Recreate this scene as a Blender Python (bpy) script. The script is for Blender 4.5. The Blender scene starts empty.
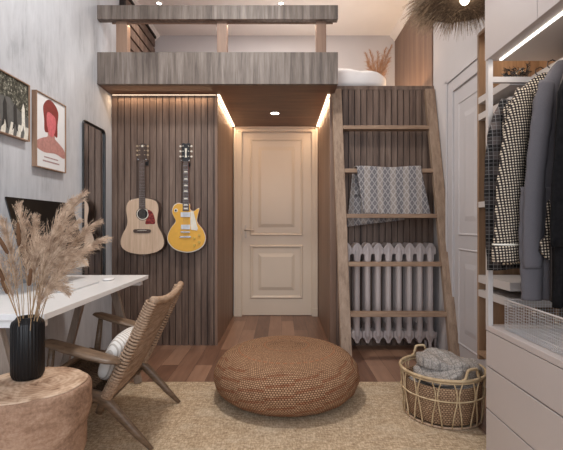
import bpy, bmesh, math, random
from mathutils import Vector, Matrix
random.seed(7)
S = bpy.context.scene
COL = S.collection
PI = math.pi
# ---------------------------------------------------------------- camera
F = 420.0
cam_d = bpy.data.cameras.new('camera'); cam = bpy.data.objects.new('camera', cam_d); COL.objects.link(cam)
cam_d.sensor_fit = 'HORIZONTAL'; cam_d.sensor_width = 36; cam_d.lens = F/563*36
cam_d.clip_start = 0.05
cam.location = (0, 0, 1.1); cam.rotation_euler = (PI/2, 0, 0)
S.camera = cam
# ---------------------------------------------------------------- world
W = bpy.data.worlds.new('world'); S.world = W; W.use_nodes = True
bg = W.node_tree.nodes['Background']; bg.inputs[0].default_value = (.80, .88, 1, 1); bg.inputs[1].default_value = 1.0
# ---------------------------------------------------------------- big lights and exposure
S.view_settings.view_transform = 'Standard'; S.view_settings.look = 'None'; S.view_settings.gamma = 1
S.view_settings.exposure = 0.22
def area(name, loc, rot, sx, sy, power, color, spread=PI):
    l = bpy.data.lights.new(name, 'AREA'); l.shape = 'RECTANGLE'; l.size = sx; l.size_y = sy
    l.energy = power; l.color = color; l.spread = spread
    o = bpy.data.objects.new(name, l); COL.objects.link(o); o.location = loc; o.rotation_euler = rot
    return o
DAY = (.84, .91, 1.0); WARM = (1.0, .68, .42); SOFT = (1.0, .88, .78)
area('window_daylight', (-.05, -1.52, 1.75), (PI/2, 0, 0), 2.2, 2.2, 64, DAY)
area('ceiling_light_middle', (-.38, 2.40, 3.38), (0, 0, 0), .28, .28, 34, (1, .97, .94))
area('loft_fill', (-.1, 4.3, 3.39), (0, 0, 0), 1.2, .4, 15, (1, .95, .92))  # added fill without a fixture, brightens the loft back wall beyond the spots
def spot(name, loc, power, color, deg=110):
    l = bpy.data.lights.new(name, 'SPOT'); l.energy = power; l.color = color; l.spot_size = math.radians(deg); l.spot_blend = .6
    l.shadow_soft_size = .03
    o = bpy.data.objects.new(name, l); COL.objects.link(o); o.location = loc; return o

# ---------------------------------------------------------------- mesh helpers
def rootloc(o):
    v = Vector((0, 0, 0))
    while o is not None:
        v += o.location; o = o.parent
    return v
def thing(name, label, cat, loc, group=None):
    o = bpy.data.objects.new(name, None); COL.objects.link(o); o.location = loc; o.empty_display_size = .05
    o['label'] = label; o['category'] = cat
    if group: o['group'] = group
    return o
def tag(o, label, cat, group=None):
    o['label'] = label; o['category'] = cat
    if group: o['group'] = group
    return o
class MB:
    def __init__(s): s.v = []; s.f = []; s.uv = {}
    def box(s, x0, x1, y0, y1, z0, z1):
        b = len(s.v)
        s.v += [(x0,y0,z0),(x1,y0,z0),(x1,y1,z0),(x0,y1,z0),(x0,y0,z1),(x1,y0,z1),(x1,y1,z1),(x0,y1,z1)]
        for q in ((3,2,1,0),(4,5,6,7),(0,1,5,4),(1,2,6,5),(2,3,7,6),(3,0,4,7)): s.f.append(tuple(b+i for i in q))
        return s
    def tube(s, pts, r, seg=8, closed=False, flat=(1,1), up=None):
        pts = [Vector(p) for p in pts]; n = len(pts)
        rs = r if isinstance(r, (list, tuple)) else [r]*n
        b = len(s.v); ref = Vector(up) if up else None
        pu = None
        for i, p in enumerate(pts):
            if closed: t = pts[(i+1) % n]-pts[i-1]
            else: t = pts[min(i+1, n-1)]-pts[max(i-1, 0)]
            if t.length < 1e-9: t = Vector((0, 0, 1))
            t.normalize()
            if ref is not None: u = ref - t*ref.dot(t)
            elif pu is None:
                u = Vector((0, 0, 1)) if abs(t.z) < .9 else Vector((1, 0, 0)); u = u - t*u.dot(t)
            else: u = pu - t*pu.dot(t)
            u.normalize(); pu = u; w = t.cross(u)
            for k in range(seg):
                a = 2*PI*k/seg
                s.v.append(tuple(p + u*math.cos(a)*rs[i]*flat[0] + w*math.sin(a)*rs[i]*flat[1]))
        m = n if closed else n-1
        for i in range(m):
            j = (i+1) % n
            for k in range(seg):
                k2 = (k+1) % seg
                s.f.append((b+i*seg+k, b+j*seg+k, b+j*seg+k2, b+i*seg+k2))
        if not closed:
            s.f.append(tuple(b+k for k in range(seg))); s.f.append(tuple(b+(n-1)*seg+k for k in reversed(range(seg))))
        return s
    def beam(s, a, b_, w, d, up):          # rectangular bar
        a = Vector(a); b_ = Vector(b_); t = (b_-a).normalized(); u = Vector(up); u = (u-t*u.dot(t)).normalized(); q = t.cross(u)
        b = len(s.v)
        for p in (a, b_):
            for (i, j) in ((-1,-1),(1,-1),(1,1),(-1,1)): s.v.append(tuple(p+q*i*w/2+u*j*d/2))
        for k in range(4): s.f.append((b+k, b+(k+1) % 4, b+4+(k+1) % 4, b+4+k))
        s.f.append((b+3,b+2,b+1,b)); s.f.append((b+4,b+5,b+6,b+7))
        return s
    def lathe(s, prof, c=(0,0), seg=48, fn=None, caps=True, sy=1.0):
        b = len(s.v); n = len(prof); arc = 0
        for i, (r, z) in enumerate(prof):
            for k in range(seg):
                a = 2*PI*k/seg; rr = r*(fn(a, z, i) if fn else 1)
                s.v.append((c[0]+rr*math.cos(a), c[1]+rr*math.sin(a)*sy, z))
        arcs = [0]
        for i in range(1, n): arcs.append(arcs[-1]+math.hypot(prof[i][0]-prof[i-1][0], prof[i][1]-prof[i-1][1]))
        for i in range(n-1):
            for k in range(seg):
                k2 = (k+1) % seg
                s.uv[len(s.f)] = ((k/seg, arcs[i]), ((k+1)/seg, arcs[i]), ((k+1)/seg, arcs[i+1]), (k/seg, arcs[i+1]))
                s.f.append((b+i*seg+k, b+i*seg+k2, b+(i+1)*seg+k2, b+(i+1)*seg+k))
        if caps:
            s.f.append(tuple(b+k for k in reversed(range(seg)))); s.f.append(tuple(b+(n-1)*seg+k for k in range(seg)))
        return s
    def prism(s, poly, fn, d0, d1):        # poly in (a,b), fn(a,b,d)->xyz
        b = len(s.v); n = len(poly)
        s.v += [fn(p[0], p[1], d0) for p in poly]+[fn(p[0], p[1], d1) for p in poly]
        s.f.append(tuple(b+k for k in range(n))); s.f.append(tuple(b+n+k for k in reversed(range(n))))
        for k in range(n): s.f.append((b+k, b+n+k, b+n+(k+1) % n, b+(k+1) % n))
        return s
    def frustum(s, r0, r1, fn, d0, d1):    # rectangles (a0,a1,b0,b1) at depth d0 and d1
        b = len(s.v)
        for (a0, a1, b0, b1), d in ((r0, d0), (r1, d1)):
            s.v += [fn(a0,b0,d), fn(a1,b0,d), fn(a1,b1,d), fn(a0,b1,d)]
        for k in range(4): s.f.append((b+k, b+(k+1) % 4, b+4+(k+1) % 4, b+4+k))
        s.f.append((b+4,b+5,b+6,b+7)); s.f.append((b+3,b+2,b+1,b))
        return s
    def ring_mould(s, r, w, fn, d0, d1, s0=.35, s1=.65):   # rectangular moulding ring of raised section
        b = len(s.v); offs = ((0, d0), (w*s0, d1), (w*s1, d1), (w, d0))
        a0, a1, b0, b1 = r
        for o, d in offs: s.v += [fn(a0+o,b0+o,d), fn(a1-o,b0+o,d), fn(a1-o,b1-o,d), fn(a0+o,b1-o,d)]
        for i in range(3):
            for k in range(4): s.f.append((b+i*4+k, b+i*4+(k+1) % 4, b+i*4+4+(k+1) % 4, b+i*4+4+k))
        for k in range(4): s.f.append((b+12+k, b+12+(k+1) % 4, b+(k+1) % 4, b+k))
        return s
    def grid(s, nu, nv, fn, closed_u=False):
        b = len(s.v)
        for j in range(nv+1):
            for i in range(nu + (0 if closed_u else 1)): s.v.append(tuple(fn(i/nu, j/nv)))
        w = nu if closed_u else nu+1
        for j in range(nv):
            for i in range(nu):
                i2 = (i+1) % w if closed_u else i+1
                s.uv[len(s.f)] = ((i/nu, j/nv), ((i+1)/nu, j/nv), ((i+1)/nu, (j+1)/nv), (i/nu, (j+1)/nv))
                s.f.append((b+j*w+i, b+j*w+i2, b+(j+1)*w+i2, b+(j+1)*w+i))
        return s
    def strip(s, pts, w0, w1, side):
        b = len(s.v); n = len(pts)
        for i, p in enumerate(pts):
            w = (w0+(w1-w0)*i/(n-1))*.5
            s.v.append((p[0]-side[0]*w, p[1]-side[1]*w, p[2]-side[2]*w)); s.v.append((p[0]+side[0]*w, p[1]+side[1]*w, p[2]+side[2]*w))
        for i in range(n-1): s.f.append((b+2*i, b+2*i+1, b+2*i+3, b+2*i+2))
        return s
    def build(s, name, mat, parent=None, smooth=False, bevel=0, solid=0, sub=0, kind=None, segs=2, fix=True):
        if parent is not None: off = rootloc(parent)
        elif kind == 'structure': off = Vector((0, 0, 0))
        else:
            xs = [p[0] for p in s.v]; ys = [p[1] for p in s.v]; zs = [p[2] for p in s.v]
            off = Vector(((min(xs)+max(xs))/2, (min(ys)+max(ys))/2, min(zs)))
        me = bpy.data.meshes.new(name)
        me.from_pydata([(p[0]-off.x, p[1]-off.y, p[2]-off.z) for p in s.v], [], s.f)
        if s.uv:
            ul = me.uv_layers.new(name='UVMap'); 
            for fi, uvs in s.uv.items():
                pl = me.polygons[fi]
                for k, li in enumerate(pl.loop_indices): ul.data[li].uv = uvs[k]
        if fix and len(s.f) < 20000:
            bm = bmesh.new(); bm.from_mesh(me); bmesh.ops.recalc_face_normals(bm, faces=bm.faces); bm.to_mesh(me); bm.free()
        me.materials.append(mat)
        if smooth: me.shade_smooth()
        o = bpy.data.objects.new(name, me); COL.objects.link(o)
        if parent is not None: o.parent = parent
        else: o.location = off
        if bevel:
            m = o.modifiers.new('bevel', 'BEVEL'); m.width = bevel; m.segments = segs; m.limit_method = 'ANGLE'; m.angle_limit = math.radians(40)
        if solid:
            m = o.modifiers.new('solid', 'SOLIDIFY'); m.thickness = solid; m.offset = 0
        if sub:
            m = o.modifiers.new('sub', 'SUBSURF'); m.levels = sub; m.render_levels = sub
        if kind: o['kind'] = kind
        return o
def copy_tree(o, parent=None):
    c = o.copy(); COL.objects.link(c)
    if parent is not None: c.parent = parent
    for ch in list(o.children): copy_tree(ch, c)
    return c
def catmull(pts, n=6, closed=True):
    out = []; N = len(pts)
    for i in range(N if closed else N-1):
        if closed: p0, p1, p2, p3 = pts[i-1], pts[i], pts[(i+1) % N], pts[(i+2) % N]
        else: p0, p1, p2, p3 = pts[max(i-1,0)], pts[i], pts[i+1], pts[min(i+2,N-1)]
        for k in range(n):
            t = k/n
            out.append(tuple(.5*((2*b)+(-a+c)*t+(2*a-5*b+4*c-d)*t*t+(-a+3*b-3*c+d)*t**3) for a, b, c, d in zip(p0, p1, p2, p3)))
    if not closed: out.append(tuple(pts[-1]))
    return out
def circ(cx, cz, r, n=24): return [(cx+r*math.cos(2*PI*k/n), cz+r*math.sin(2*PI*k/n)) for k in range(n)]
def PX(u, v, d): return ((u-281.5)/F*d, d, 1.1+(225-v)/F*d)

# ---------------------------------------------------------------- materials
def lin(c): return tuple(((x/255)/12.92 if x/255 <= .04045 else ((x/255+.055)/1.055)**2.4) for x in c)+(1,)
class N:
    def __init__(s, name):
        s.m = bpy.data.materials.new(name); s.m.use_nodes = True; s.t = s.m.node_tree; s.b = s.t.nodes['Principled BSDF']
        s.tc = s.t.nodes.new('ShaderNodeTexCoord')
    def n(s, ty, **k):
        x = s.t.nodes.new(ty)
        for a, b in k.items(): setattr(x, a, b)
        return x
    def l(s, a, b): s.t.links.new(a, b)
    def mapping(s, scale=(1,1,1), rot=(0,0,0), loc=(0,0,0), src='Object'):
        m = s.n('ShaderNodeMapping'); m.inputs['Scale'].default_value = scale; m.inputs['Rotation'].default_value = rot; m.inputs['Location'].default_value = loc
        s.l(s.tc.outputs[src], m.inputs[0]); return m.outputs[0]
    def noise(s, vec, scale=5, detail=4, rough=.5, dist=0):
        x = s.n('ShaderNodeTexNoise'); x.inputs['Scale'].default_value = scale; x.inputs['Detail'].default_value = detail
        x.inputs['Roughness'].default_value = rough; x.inputs['Distortion'].default_value = dist
        s.l(vec, x.inputs['Vector']); return x.outputs['Fac']
    def ramp(s, fac, stops):
        r = s.n('ShaderNodeValToRGB'); e = r.color_ramp.elements
        while len(e) < len(stops): e.new(.5)
        for i, (p, c) in enumerate(stops): e[i].position = p; e[i].color = c
        s.l(fac, r.inputs[0]); return r.outputs[0]
    def math(s, op, a, b=None, clamp=False):
        x = s.n('ShaderNodeMath', operation=op); x.use_clamp = clamp
        for i, q in enumerate((a, b)):
            if q is None: continue
            if isinstance(q, (int, float)): x.inputs[i].default_value = q
            else: s.l(q, x.inputs[i])
        return x.outputs[0]
    def mix(s, f, a, b, mode='MIX'):
        x = s.n('ShaderNodeMix', data_type='RGBA', blend_type=mode)
        for i, q in ((0, f), (6, a), (7, b)):
            if isinstance(q, (int, float)): x.inputs[i].default_value = q
            elif isinstance(q, tuple): x.inputs[i].default_value = q
            else: s.l(q, x.inputs[i])
        return x.outputs[2]
    def bump(s, h, strength=.3, dist=.01):
        x = s.n('ShaderNodeBump'); x.inputs['Strength'].default_value = strength; x.inputs['Distance'].default_value = dist
        s.l(h, x.inputs['Height']); s.l(x.outputs[0], s.b.inputs['Normal'])
    def sep(s, vec):
        x = s.n('ShaderNodeSeparateXYZ'); s.l(vec, x.inputs[0]); return x.outputs
    def col(s, c):
        if isinstance(c, tuple): s.b.inputs['Base Color'].default_value = c
        else: s.l(c, s.b.inputs['Base Color'])
        return s
    def rough(s, r, metal=0, spec=.5):
        s.b.inputs['Roughness'].default_value = r; s.b.inputs['Metallic'].default_value = metal; s.b.inputs['Specular IOR Level'].default_value = spec
        return s
def plain(name, c, rough=.5, metal=0, spec=.5, var=.06, nscale=25):
    n = N(name); c = lin(c)
    a = tuple(x*(1-var) for x in c[:3])+(1,); b = tuple(min(1, x*(1+var)) for x in c[:3])+(1,)
    n.col(n.ramp(n.noise(n.mapping(), nscale, 3), [(.35, a), (.65, b)])).rough(rough, metal, spec); return n.m
def emis(name, c, st):
    n = N(name); n.col(lin((230, 220, 210))); n.b.inputs['Emission Color'].default_value = c+(1,); n.b.inputs['Emission Strength'].default_value = st; return n.m
def wood(name, c0, c1, c2, axis='z', sc=1.0, rough=.5, cross=22, bump=.08, spec=.4):
    n = N(name); k = {'x': (.12, 1, 1), 'y': (1, .12, 1), 'z': (1, 1, .06)}[axis]
    v = n.mapping(tuple(q*sc for q in k))
    a = n.noise(v, cross, 6, .6, .3); b = n.noise(v, cross*6, 3, .6); c = n.noise(n.mapping(tuple(q*sc for q in k), loc=(3, 3, 3)), cross*.35, 2)
    f = n.math('ADD', n.math('MULTIPLY', a, .55), n.math('ADD', n.math('MULTIPLY', b, .2), n.math('MULTIPLY', c, .25)))
    n.col(n.ramp(f, [(.36, lin(c0)), (.50, lin(c1)), (.64, lin(c2))])).rough(rough, 0, spec)
    n.bump(f, bump, .004); return n.m
M = {}
M['white_wall'] = plain('white_wall_paint', (200, 194, 192), .85, var=.02, nscale=3)
M['ceiling'] = plain('ceiling_paint', (242, 238, 234), .9, var=.02, nscale=3)
n = N('plaster')
v = n.mapping((1, 1, .35)); a = n.noise(v, 5, 8, .65, .4); b = n.noise(n.mapping((1, 1, .12), loc=(1,2,3)), 30, 5, .7, .3)
f = n.math('ADD', n.math('MULTIPLY', a, .6), n.math('MULTIPLY', b, .4))
n.col(n.ramp(f, [(.34, lin((160, 162, 166))), (.46, lin((186, 188, 192))), (.62, lin((200, 202, 206)))])).rough(.75); n.bump(f, .18, .01); M['plaster'] = n.m
M['slat'] = wood('slat_wood', (76, 59, 50), (108, 88, 76), (136, 115, 101), 'z', 1.2, .55, 26)
M['slat_back'] = plain('slat_backing', (38, 30, 26), .8)
M['fascia'] = wood('grey_fascia_wood', (72, 62, 56), (112, 101, 93), (142, 131, 123), 'z', .8, .55, 34)
M['loft_under'] = wood('loft_underside_wood', (92, 62, 46), (112, 78, 60), (130, 93, 74), 'x', .8, .45, 14)
M['smooth_wood'] = wood('alcove_wood', (112, 88, 73), (134, 107, 90), (150, 123, 104), 'z', .8, .5, 14)
M['ladder'] = wood('ladder_wood', (124, 102, 84), (152, 128, 108), (172, 148, 128), 'z', 1.5, .55, 30)
M['tread'] = wood('tread_wood', (124, 98, 78), (150, 122, 100), (168, 142, 118), 'x', 1.5, .55, 30)
M['closet_wood'] = wood('closet_wood', (112, 86, 64), (138, 109, 84), (158, 129, 102), 'z', 1, .5, 18)
M['chair_wood'] = wood('chair_wood', (88, 70, 54), (116, 94, 75), (136, 113, 92), 'x', 2, .4, 24)
M['desk_wood'] = wood('desk_leg_wood', (124, 108, 96), (148, 132, 119), (166, 150, 137), 'z', 2, .5, 24)
M['door'] = plain('door_paint', (214, 197, 177), .45, var=.015, nscale=3)
M['door_white'] = plain('white_door_paint', (192, 187, 187), .45, var=.015, nscale=3)
M['lacquer'] = plain('white_lacquer', (186, 175, 170), .35, var=.01, nscale=2)
M['frame_white'] = plain('white_frame', (186, 178, 173), .35, var=.01, nscale=2)
M['desk_top'] = plain('desk_top_white', (240, 238, 236), .3, var=.01)
M['gap'] = plain('shadow_gap', (40, 36, 34), .8)
M['black'] = plain('black_metal', (24, 24, 25), .35)
M['screen'] = plain('screen_glass', (4, 4, 5), .3, spec=.15, var=.0)
M['silver'] = plain('silver_aluminium', (215, 217, 220), .3, .6)
M['chrome'] = plain('chrome', (220, 220, 222), .2, 1)
M['satin'] = plain('satin_beige_metal', (196, 180, 164), .4, .2)
M['brass'] = plain('brushed_brass', (200, 180, 150), .3, .9)
n = N('mirror_glass'); n.col((.86, .86, .86, 1)).rough(.02, 1); M['mirror'] = n.m
# floor planks
n = N('floor_planks'); br = n.n('ShaderNodeTexBrick'); br.offset = .37; br.offset_frequency = 2
n.l(n.mapping(rot=(0, 0, PI/2)), br.inputs['Vector'])
for k, q in (('Scale', 1), ('Mortar Size', .0012), ('Brick Width', 1.1), ('Row Height', .135), ('Bias', 0)): br.inputs[k].default_value = q
br.inputs['Color1'].default_value = (0, 0, 0, 1); br.inputs['Color2'].default_value = (1, 1, 1, 1); br.inputs['Mortar'].default_value = (.0, .0, .0, 1)
g = n.noise(n.mapping((1, .09, 1)), 28, 6, .65, .4); g2 = n.noise(n.mapping((1, .15, 1), loc=(5, 1, 0)), 6, 3)
bw = n.n('ShaderNodeRGBToBW'); n.l(br.outputs[0], bw.inputs[0])
f = n.math('ADD', n.math('MULTIPLY', bw.outputs[0], .34), n.math('ADD', n.math('MULTIPLY', g, .42), n.math('MULTIPLY', g2, .24)))
c = n.ramp(f, [(.22, lin((88, 60, 46))), (.45, lin((126, 92, 73))), (.72, lin((160, 124, 101)))])
n.col(n.mix(br.outputs['Fac'], c, lin((50, 30, 22)))).rough(.36, 0, .45); n.bump(g, .06, .003); M['floor'] = n.m
# rug
n = N('jute_rug'); w1 = n.n('ShaderNodeTexWave', wave_type='BANDS', bands_direction='Y'); w1.inputs['Scale'].default_value = 42; w1.inputs['Distortion'].default_value = 1.5; w1.inputs['Detail Scale'].default_value = 20
n.l(n.tc.outputs['Object'], w1.inputs['Vector'])
a = n.noise(n.mapping((.25, 1, 1)), 130, 4, .7); b = n.noise(n.mapping((.5, 1, 1)), 9, 7, .75, .6); c2 = n.noise(n.mapping((1, .35, 1)), 120, 3, .7)
f = n.math('ADD', n.math('MULTIPLY', a, .4), n.math('ADD', n.math('MULTIPLY', w1.outputs['Fac'], .12), n.math('MULTIPLY', c2, .38)))
base = n.ramp(f, [(.32, lin((124, 100, 78))), (.47, lin((188, 164, 134))), (.60, lin((234, 214, 186)))])
pat = n.ramp(b, [(.50, (0, 0, 0, 1)), (.66, (1, 1, 1, 1))])
n.col(n.mix(n.math('MULTIPLY', pat, .28), base, lin((222, 208, 186)))).rough(.95, 0, .1); n.bump(f, .8, .006); M['rug'] = n.m
# pouf : uv = (turn, arc length)
n = N('knitted_jute'); uvm = n.tc.outputs['UV']; sp = n.sep(uvm)
def uvv(su, sv, shear=0):
    cx = n.n('ShaderNodeCombineXYZ'); n.l(n.math('MULTIPLY', sp[0], su), cx.inputs[0])
    vv = n.math('MULTIPLY', sp[1], sv)
    if shear: vv = n.math('ADD', vv, n.math('MULTIPLY', sp[0], shear))
    n.l(vv, cx.inputs[1]); return cx.outputs[0]
st = n.n('ShaderNodeTexBrick'); n.l(uvv(180, 95), st.inputs['Vector'])
for k, q in (('Scale', 1), ('Mortar Size', .22), ('Mortar Smooth', 1), ('Brick Width', 1), ('Row Height', 1)): st.inputs[k].default_value = q
st.inputs['Color1'].default_value = (.7, .7, .7, 1); st.inputs['Color2'].default_value = (1, 1, 1, 1); st.inputs['Mortar'].default_value = (0, 0, 0, 1)
bw = n.n('ShaderNodeRGBToBW'); n.l(st.outputs[0], bw.inputs[0])
bwf = n.math('MAXIMUM', bw.outputs[0], n.math('MULTIPLY', n.math('GREATER_THAN', sp[1], .955), .40))
base = n.ramp(bwf, [(.1, lin((86, 58, 42))), (.6, lin((164, 124, 94))), (1, lin((196, 156, 122)))])
fr = n.math('FRACT', n.math('ADD', n.math('ADD', n.math('MULTIPLY', sp[1], 17), n.math('MULTIPLY', n.math('FLOOR', n.math('MULTIPLY', sp[0], 17)), .37)), n.math('MULTIPLY', n.math('FRACT', n.math('MULTIPLY', sp[0], 17)), -.35)))
das = n.math('GREATER_THAN', fr, .74)
side = n.math('MULTIPLY', n.math('LESS_THAN', sp[1], .63), n.math('GREATER_THAN', sp[1], .28))
ns = n.noise(n.mapping(), 60, 2)
das = n.math('MULTIPLY', n.math('MULTIPLY', das, side), n.math('MULTIPLY', ns, 1.3))
def ringm(v0, w): return n.math('LESS_THAN', n.math('ABSOLUTE', n.math('SUBTRACT', sp[1], v0)), w)
rings = n.math('ADD', n.math('ADD', ringm(.715, .006), ringm(.87, .006)), n.math('MULTIPLY', ringm(.8, .004), .4), clamp=True)
rings = n.math('MULTIPLY', rings, n.math('GREATER_THAN', n.math('FRACT', n.math('MULTIPLY', sp[0], 48)), .4))
cc = n.mix(n.math('MULTIPLY', das, .75), base, lin((132, 72, 46)))
n.col(n.mix(n.math('MULTIPLY', rings, .6), cc, lin((176, 112, 78)))).rough(.9, 0, .15)
n.bump(n.math('SUBTRACT', bwf, n.math('MULTIPLY', das, .8)), .9, .006); M['pouf'] = n.m
# fabrics with bands along object x and z
def bands(n, ax, scale, duty, vec=None):
    o = n.sep(vec or n.tc.outputs['Object'])[ax]
    return n.math('LESS_THAN', n.math('FRACT', n.math('MULTIPLY', o, scale)), duty)
def check(name, sc, light, mid, dark, duty=.5, shear=0):
    n = N(name); v = n.mapping(rot=(0, shear, 0)); a = bands(n, 0, sc, duty, v); b = bands(n, 2, sc, duty, v)
    s = n.math('MULTIPLY', n.math('ADD', a, b), .5)
    n.col(n.ramp(s, [(.24, lin(light)), (.5, lin(mid)), (.9, lin(dark))])).rough(.85, 0, .2)
    n.t.nodes[-1]; n.bump(n.noise(n.mapping(), 400, 2), .3, .002); return n.m
M['houndstooth'] = check('houndstooth_wool', 88, (206, 190, 168), (66, 58, 54), (26, 22, 22), .5, .1)
n = N('charcoal_plaid'); a = bands(n, 0, 15, .5); b = bands(n, 2, 15, .5); c1 = bands(n, 0, 60, .12); d1 = bands(n, 2, 60, .12)
s = n.math('MULTIPLY', n.math('ADD', a, b), .5); cc = n.ramp(s, [(.2, lin((88, 78, 74))), (.5, lin((50, 44, 42))), (.9, lin((26, 23, 22)))])
n.col(n.mix(n.math('MULTIPLY', n.math('MAXIMUM', c1, d1), .3), cc, lin((176, 172, 170)))).rough(.9, 0, .2); M['plaid'] = n.m
M['grey_suit'] = plain('blue_grey_wool', (88, 84, 87), .8, spec=.2, var=.05, nscale=300)
M['taupe_cloth'] = plain('dark_taupe_cloth', (56, 50, 48), .6, spec=.3, var=.1, nscale=40)
M['black_cloth'] = plain('black_knit', (20, 19, 20), .9, spec=.1, var=.3, nscale=80)
M['sheet'] = plain('white_linen', (232, 228, 226), .9, spec=.1, var=.02, nscale=12)
# diamond throw
n = N('diamond_throw'); v = n.tc.outputs['Object']; s3 = n.sep(v)
zz = n.math('MULTIPLY', s3[2], 30); xx = n.math('MULTIPLY', s3[0], 44)
da = n.math('PINGPONG', xx, 1); db = n.math('PINGPONG', zz, 1)
d = n.math('ADD', da, db); m1 = n.math('LESS_THAN', n.math('ABSOLUTE', n.math('SUBTRACT', d, 1)), .22)
m2 = n.math('LESS_THAN', n.math('ABSOLUTE', n.math('SUBTRACT', n.math('PINGPONG', n.math('MULTIPLY', d, 1.0), .5), .25)), .06)
m = n.math('MAXIMUM', m1, n.math('MULTIPLY', m2, .5)); fine = n.math('MULTIPLY', n.noise(n.mapping(), 260, 2), .5)
col = n.math('LESS_THAN', n.math('PINGPONG', n.math('ADD', n.math('MULTIPLY', s3[0], 18), .0), 1), .45)
ba = n.mix(n.math('MULTIPLY', col, .6), lin((110, 106, 108)), lin((168, 156, 146)))
n.col(n.mix(n.math('MULTIPLY', m, .42), ba, lin((206, 200, 196)))).rough(.95, 0, .1); n.bump(fine, .6, .004); M['throw'] = n.m
n = N('grey_check_throw'); a = bands(n, 0, 26, .10); b = bands(n, 1, 26, .10)
ns = n.noise(n.mapping(), 180, 3); ba = n.ramp(ns, [(.35, lin((126, 118, 112))), (.65, lin((182, 174, 166)))])
n.col(n.mix(n.math('MULTIPLY', n.math('MAXIMUM', a, b), .55), ba, lin((92, 88, 86)))).rough(.95, 0, .1); n.bump(ns, .5, .004); M['throw2'] = n.m
n = N('striped_cushion'); w = bands(n, 1, 48, .35, n.mapping(rot=(0, 0, .35))); n.col(n.mix(n.math('MULTIPLY', w, .6), lin((238, 234, 228)), lin((160, 148, 136)))).rough(.9, 0, .1); M['cushion'] = n.m
M['cord'] = wood('paper_cord', (138, 112, 90), (174, 146, 122), (196, 170, 146), 'y', 3, .8, 40, spec=.15)
M['cord_dark'] = wood('dark_paper_cord', (62, 46, 34), (88, 68, 52), (108, 86, 68), 'y', 3, .8, 40, spec=.15)
M['cane'] = wood('pale_cane', (158, 132, 98), (190, 164, 128), (212, 190, 154), 'x', 2, .6, 20)
n = N('woven_rattan'); st = n.n('ShaderNodeTexBrick'); sp2 = n.sep(n.tc.outputs['UV']); cx = n.n('ShaderNodeCombineXYZ')
n.l(n.math('MULTIPLY', sp2[0], 96), cx.inputs[0]); n.l(n.math('MULTIPLY', sp2[1], 92), cx.inputs[1]); n.l(cx.outputs[0], st.inputs['Vector'])
for k, q in (('Scale', 1), ('Mortar Size', .18), ('Mortar Smooth', .6), ('Brick Width', 1.2), ('Row Height', 1)): st.inputs[k].default_value = q
st.inputs['Color1'].default_value = lin((184, 152, 120)); st.inputs['Color2'].default_value = lin((158, 126, 98)); st.inputs['Mortar'].default_value = lin((84, 60, 44))
n.col(st.outputs[0]).rough(.75, 0, .2)
bw = n.n('ShaderNodeRGBToBW'); n.l(st.outputs[0], bw.inputs[0]); n.bump(bw.outputs[0], .8, .01); M['rattan'] = n.m
M['radiator'] = plain('radiator_enamel', (188, 176, 172), .35, var=.01)
# stump
n = N('stump_side'); a = n.noise(n.mapping((1, 1, 2.2)), 8, 8, .65, .5); b = n.noise(n.mapping(), 90, 4, .7)
f = n.math('ADD', n.math('MULTIPLY', a, .65), n.math('MULTIPLY', b, .35))
n.col(n.ramp(f, [(.34, lin((110, 82, 64))), (.48, lin((150, 118, 96))), (.64, lin((182, 150, 126)))])).rough(.8, 0, .2); n.bump(f, .5, .01); M['stump'] = n.m
n = N('stump_top'); w = n.n('ShaderNodeTexWave', wave_type='RINGS', rings_direction='Z'); w.inputs['Scale'].default_value = 17; w.inputs['Distortion'].default_value = 5; w.inputs['Detail'].default_value = 4; w.inputs['Detail Scale'].default_value = 1.2
n.l(n.mapping(loc=(-.04, -.02, 0)), w.inputs['Vector']); b = n.noise(n.mapping(), 12, 8, .7, .6)
f = n.math('ADD', n.math('MULTIPLY', w.outputs['Fac'], .07), n.math('MULTIPLY', b, .93))
n.col(n.ramp(f, [(.30, lin((112, 82, 62))), (.46, lin((172, 140, 114))), (.60, lin((206, 178, 152)))])).rough(.75, 0, .2); n.bump(f, .4, .006); M['stump_top'] = n.m
M['vase'] = plain('black_ceramic', (20, 18, 18), .4, spec=.3)
n = N('pampas'); a = n.noise(n.mapping(), 40, 3); n.col(n.ramp(a, [(.35, lin((156, 128, 106))), (.65, lin((220, 194, 168)))])).rough(.9, 0, .1); M['pampas'] = n.m
n.b.inputs['Transmission Weight'].default_value = 0
M['pampas_dark'] = plain('dried_pampas_brown', (168, 128, 100), .9, var=.15, spec=.1)
M['stem'] = plain('dry_stem', (160, 132, 100), .8, var=.15)
M['cattail'] = plain('cattail_brown', (104, 76, 56), .9, var=.15, spec=.1)
n = N('dried_grass'); a = n.noise(n.mapping(), 60, 3); n.col(n.ramp(a, [(.3, lin((106, 88, 70))), (.7, lin((190, 166, 140)))])).rough(.9, 0, .1); M['grass'] = n.m
M['grass_dark'] = plain('dried_grass_dark', (112, 96, 82), .9, var=.35, spec=.1, nscale=90)
M['spruce'] = wood('guitar_spruce', (186, 158, 132), (202, 174, 148), (214, 188, 162), 'z', 2, .3, 40, bump=.01)
M['rosewood'] = wood('dark_rosewood', (58, 44, 38), (78, 62, 54), (96, 80, 70), 'z', 2, .35, 40, bump=.01)
M['redwood'] = plain('red_mahogany', (120, 32, 30), .3)
n = N('tortoise'); n.col(n.ramp(n.noise(n.mapping(), 60, 4), [(.4, lin((92, 22, 24))), (.6, lin((150, 56, 48)))])).rough(.25); M['tortoise'] = n.m
M['gold'] = plain('gold_top_paint', (226, 170, 66), .35, .15, var=.04)
M['cream'] = plain('cream_plastic', (228, 220, 204), .35)
M['knob_gold'] = plain('amber_knob', (206, 172, 84), .25)
M['led'] = emis('led_warm', (1.0, .80, .58), 3.0)
M['led_white'] = emis('led_neutral', (1.0, .95, .88), 2.5)
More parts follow.
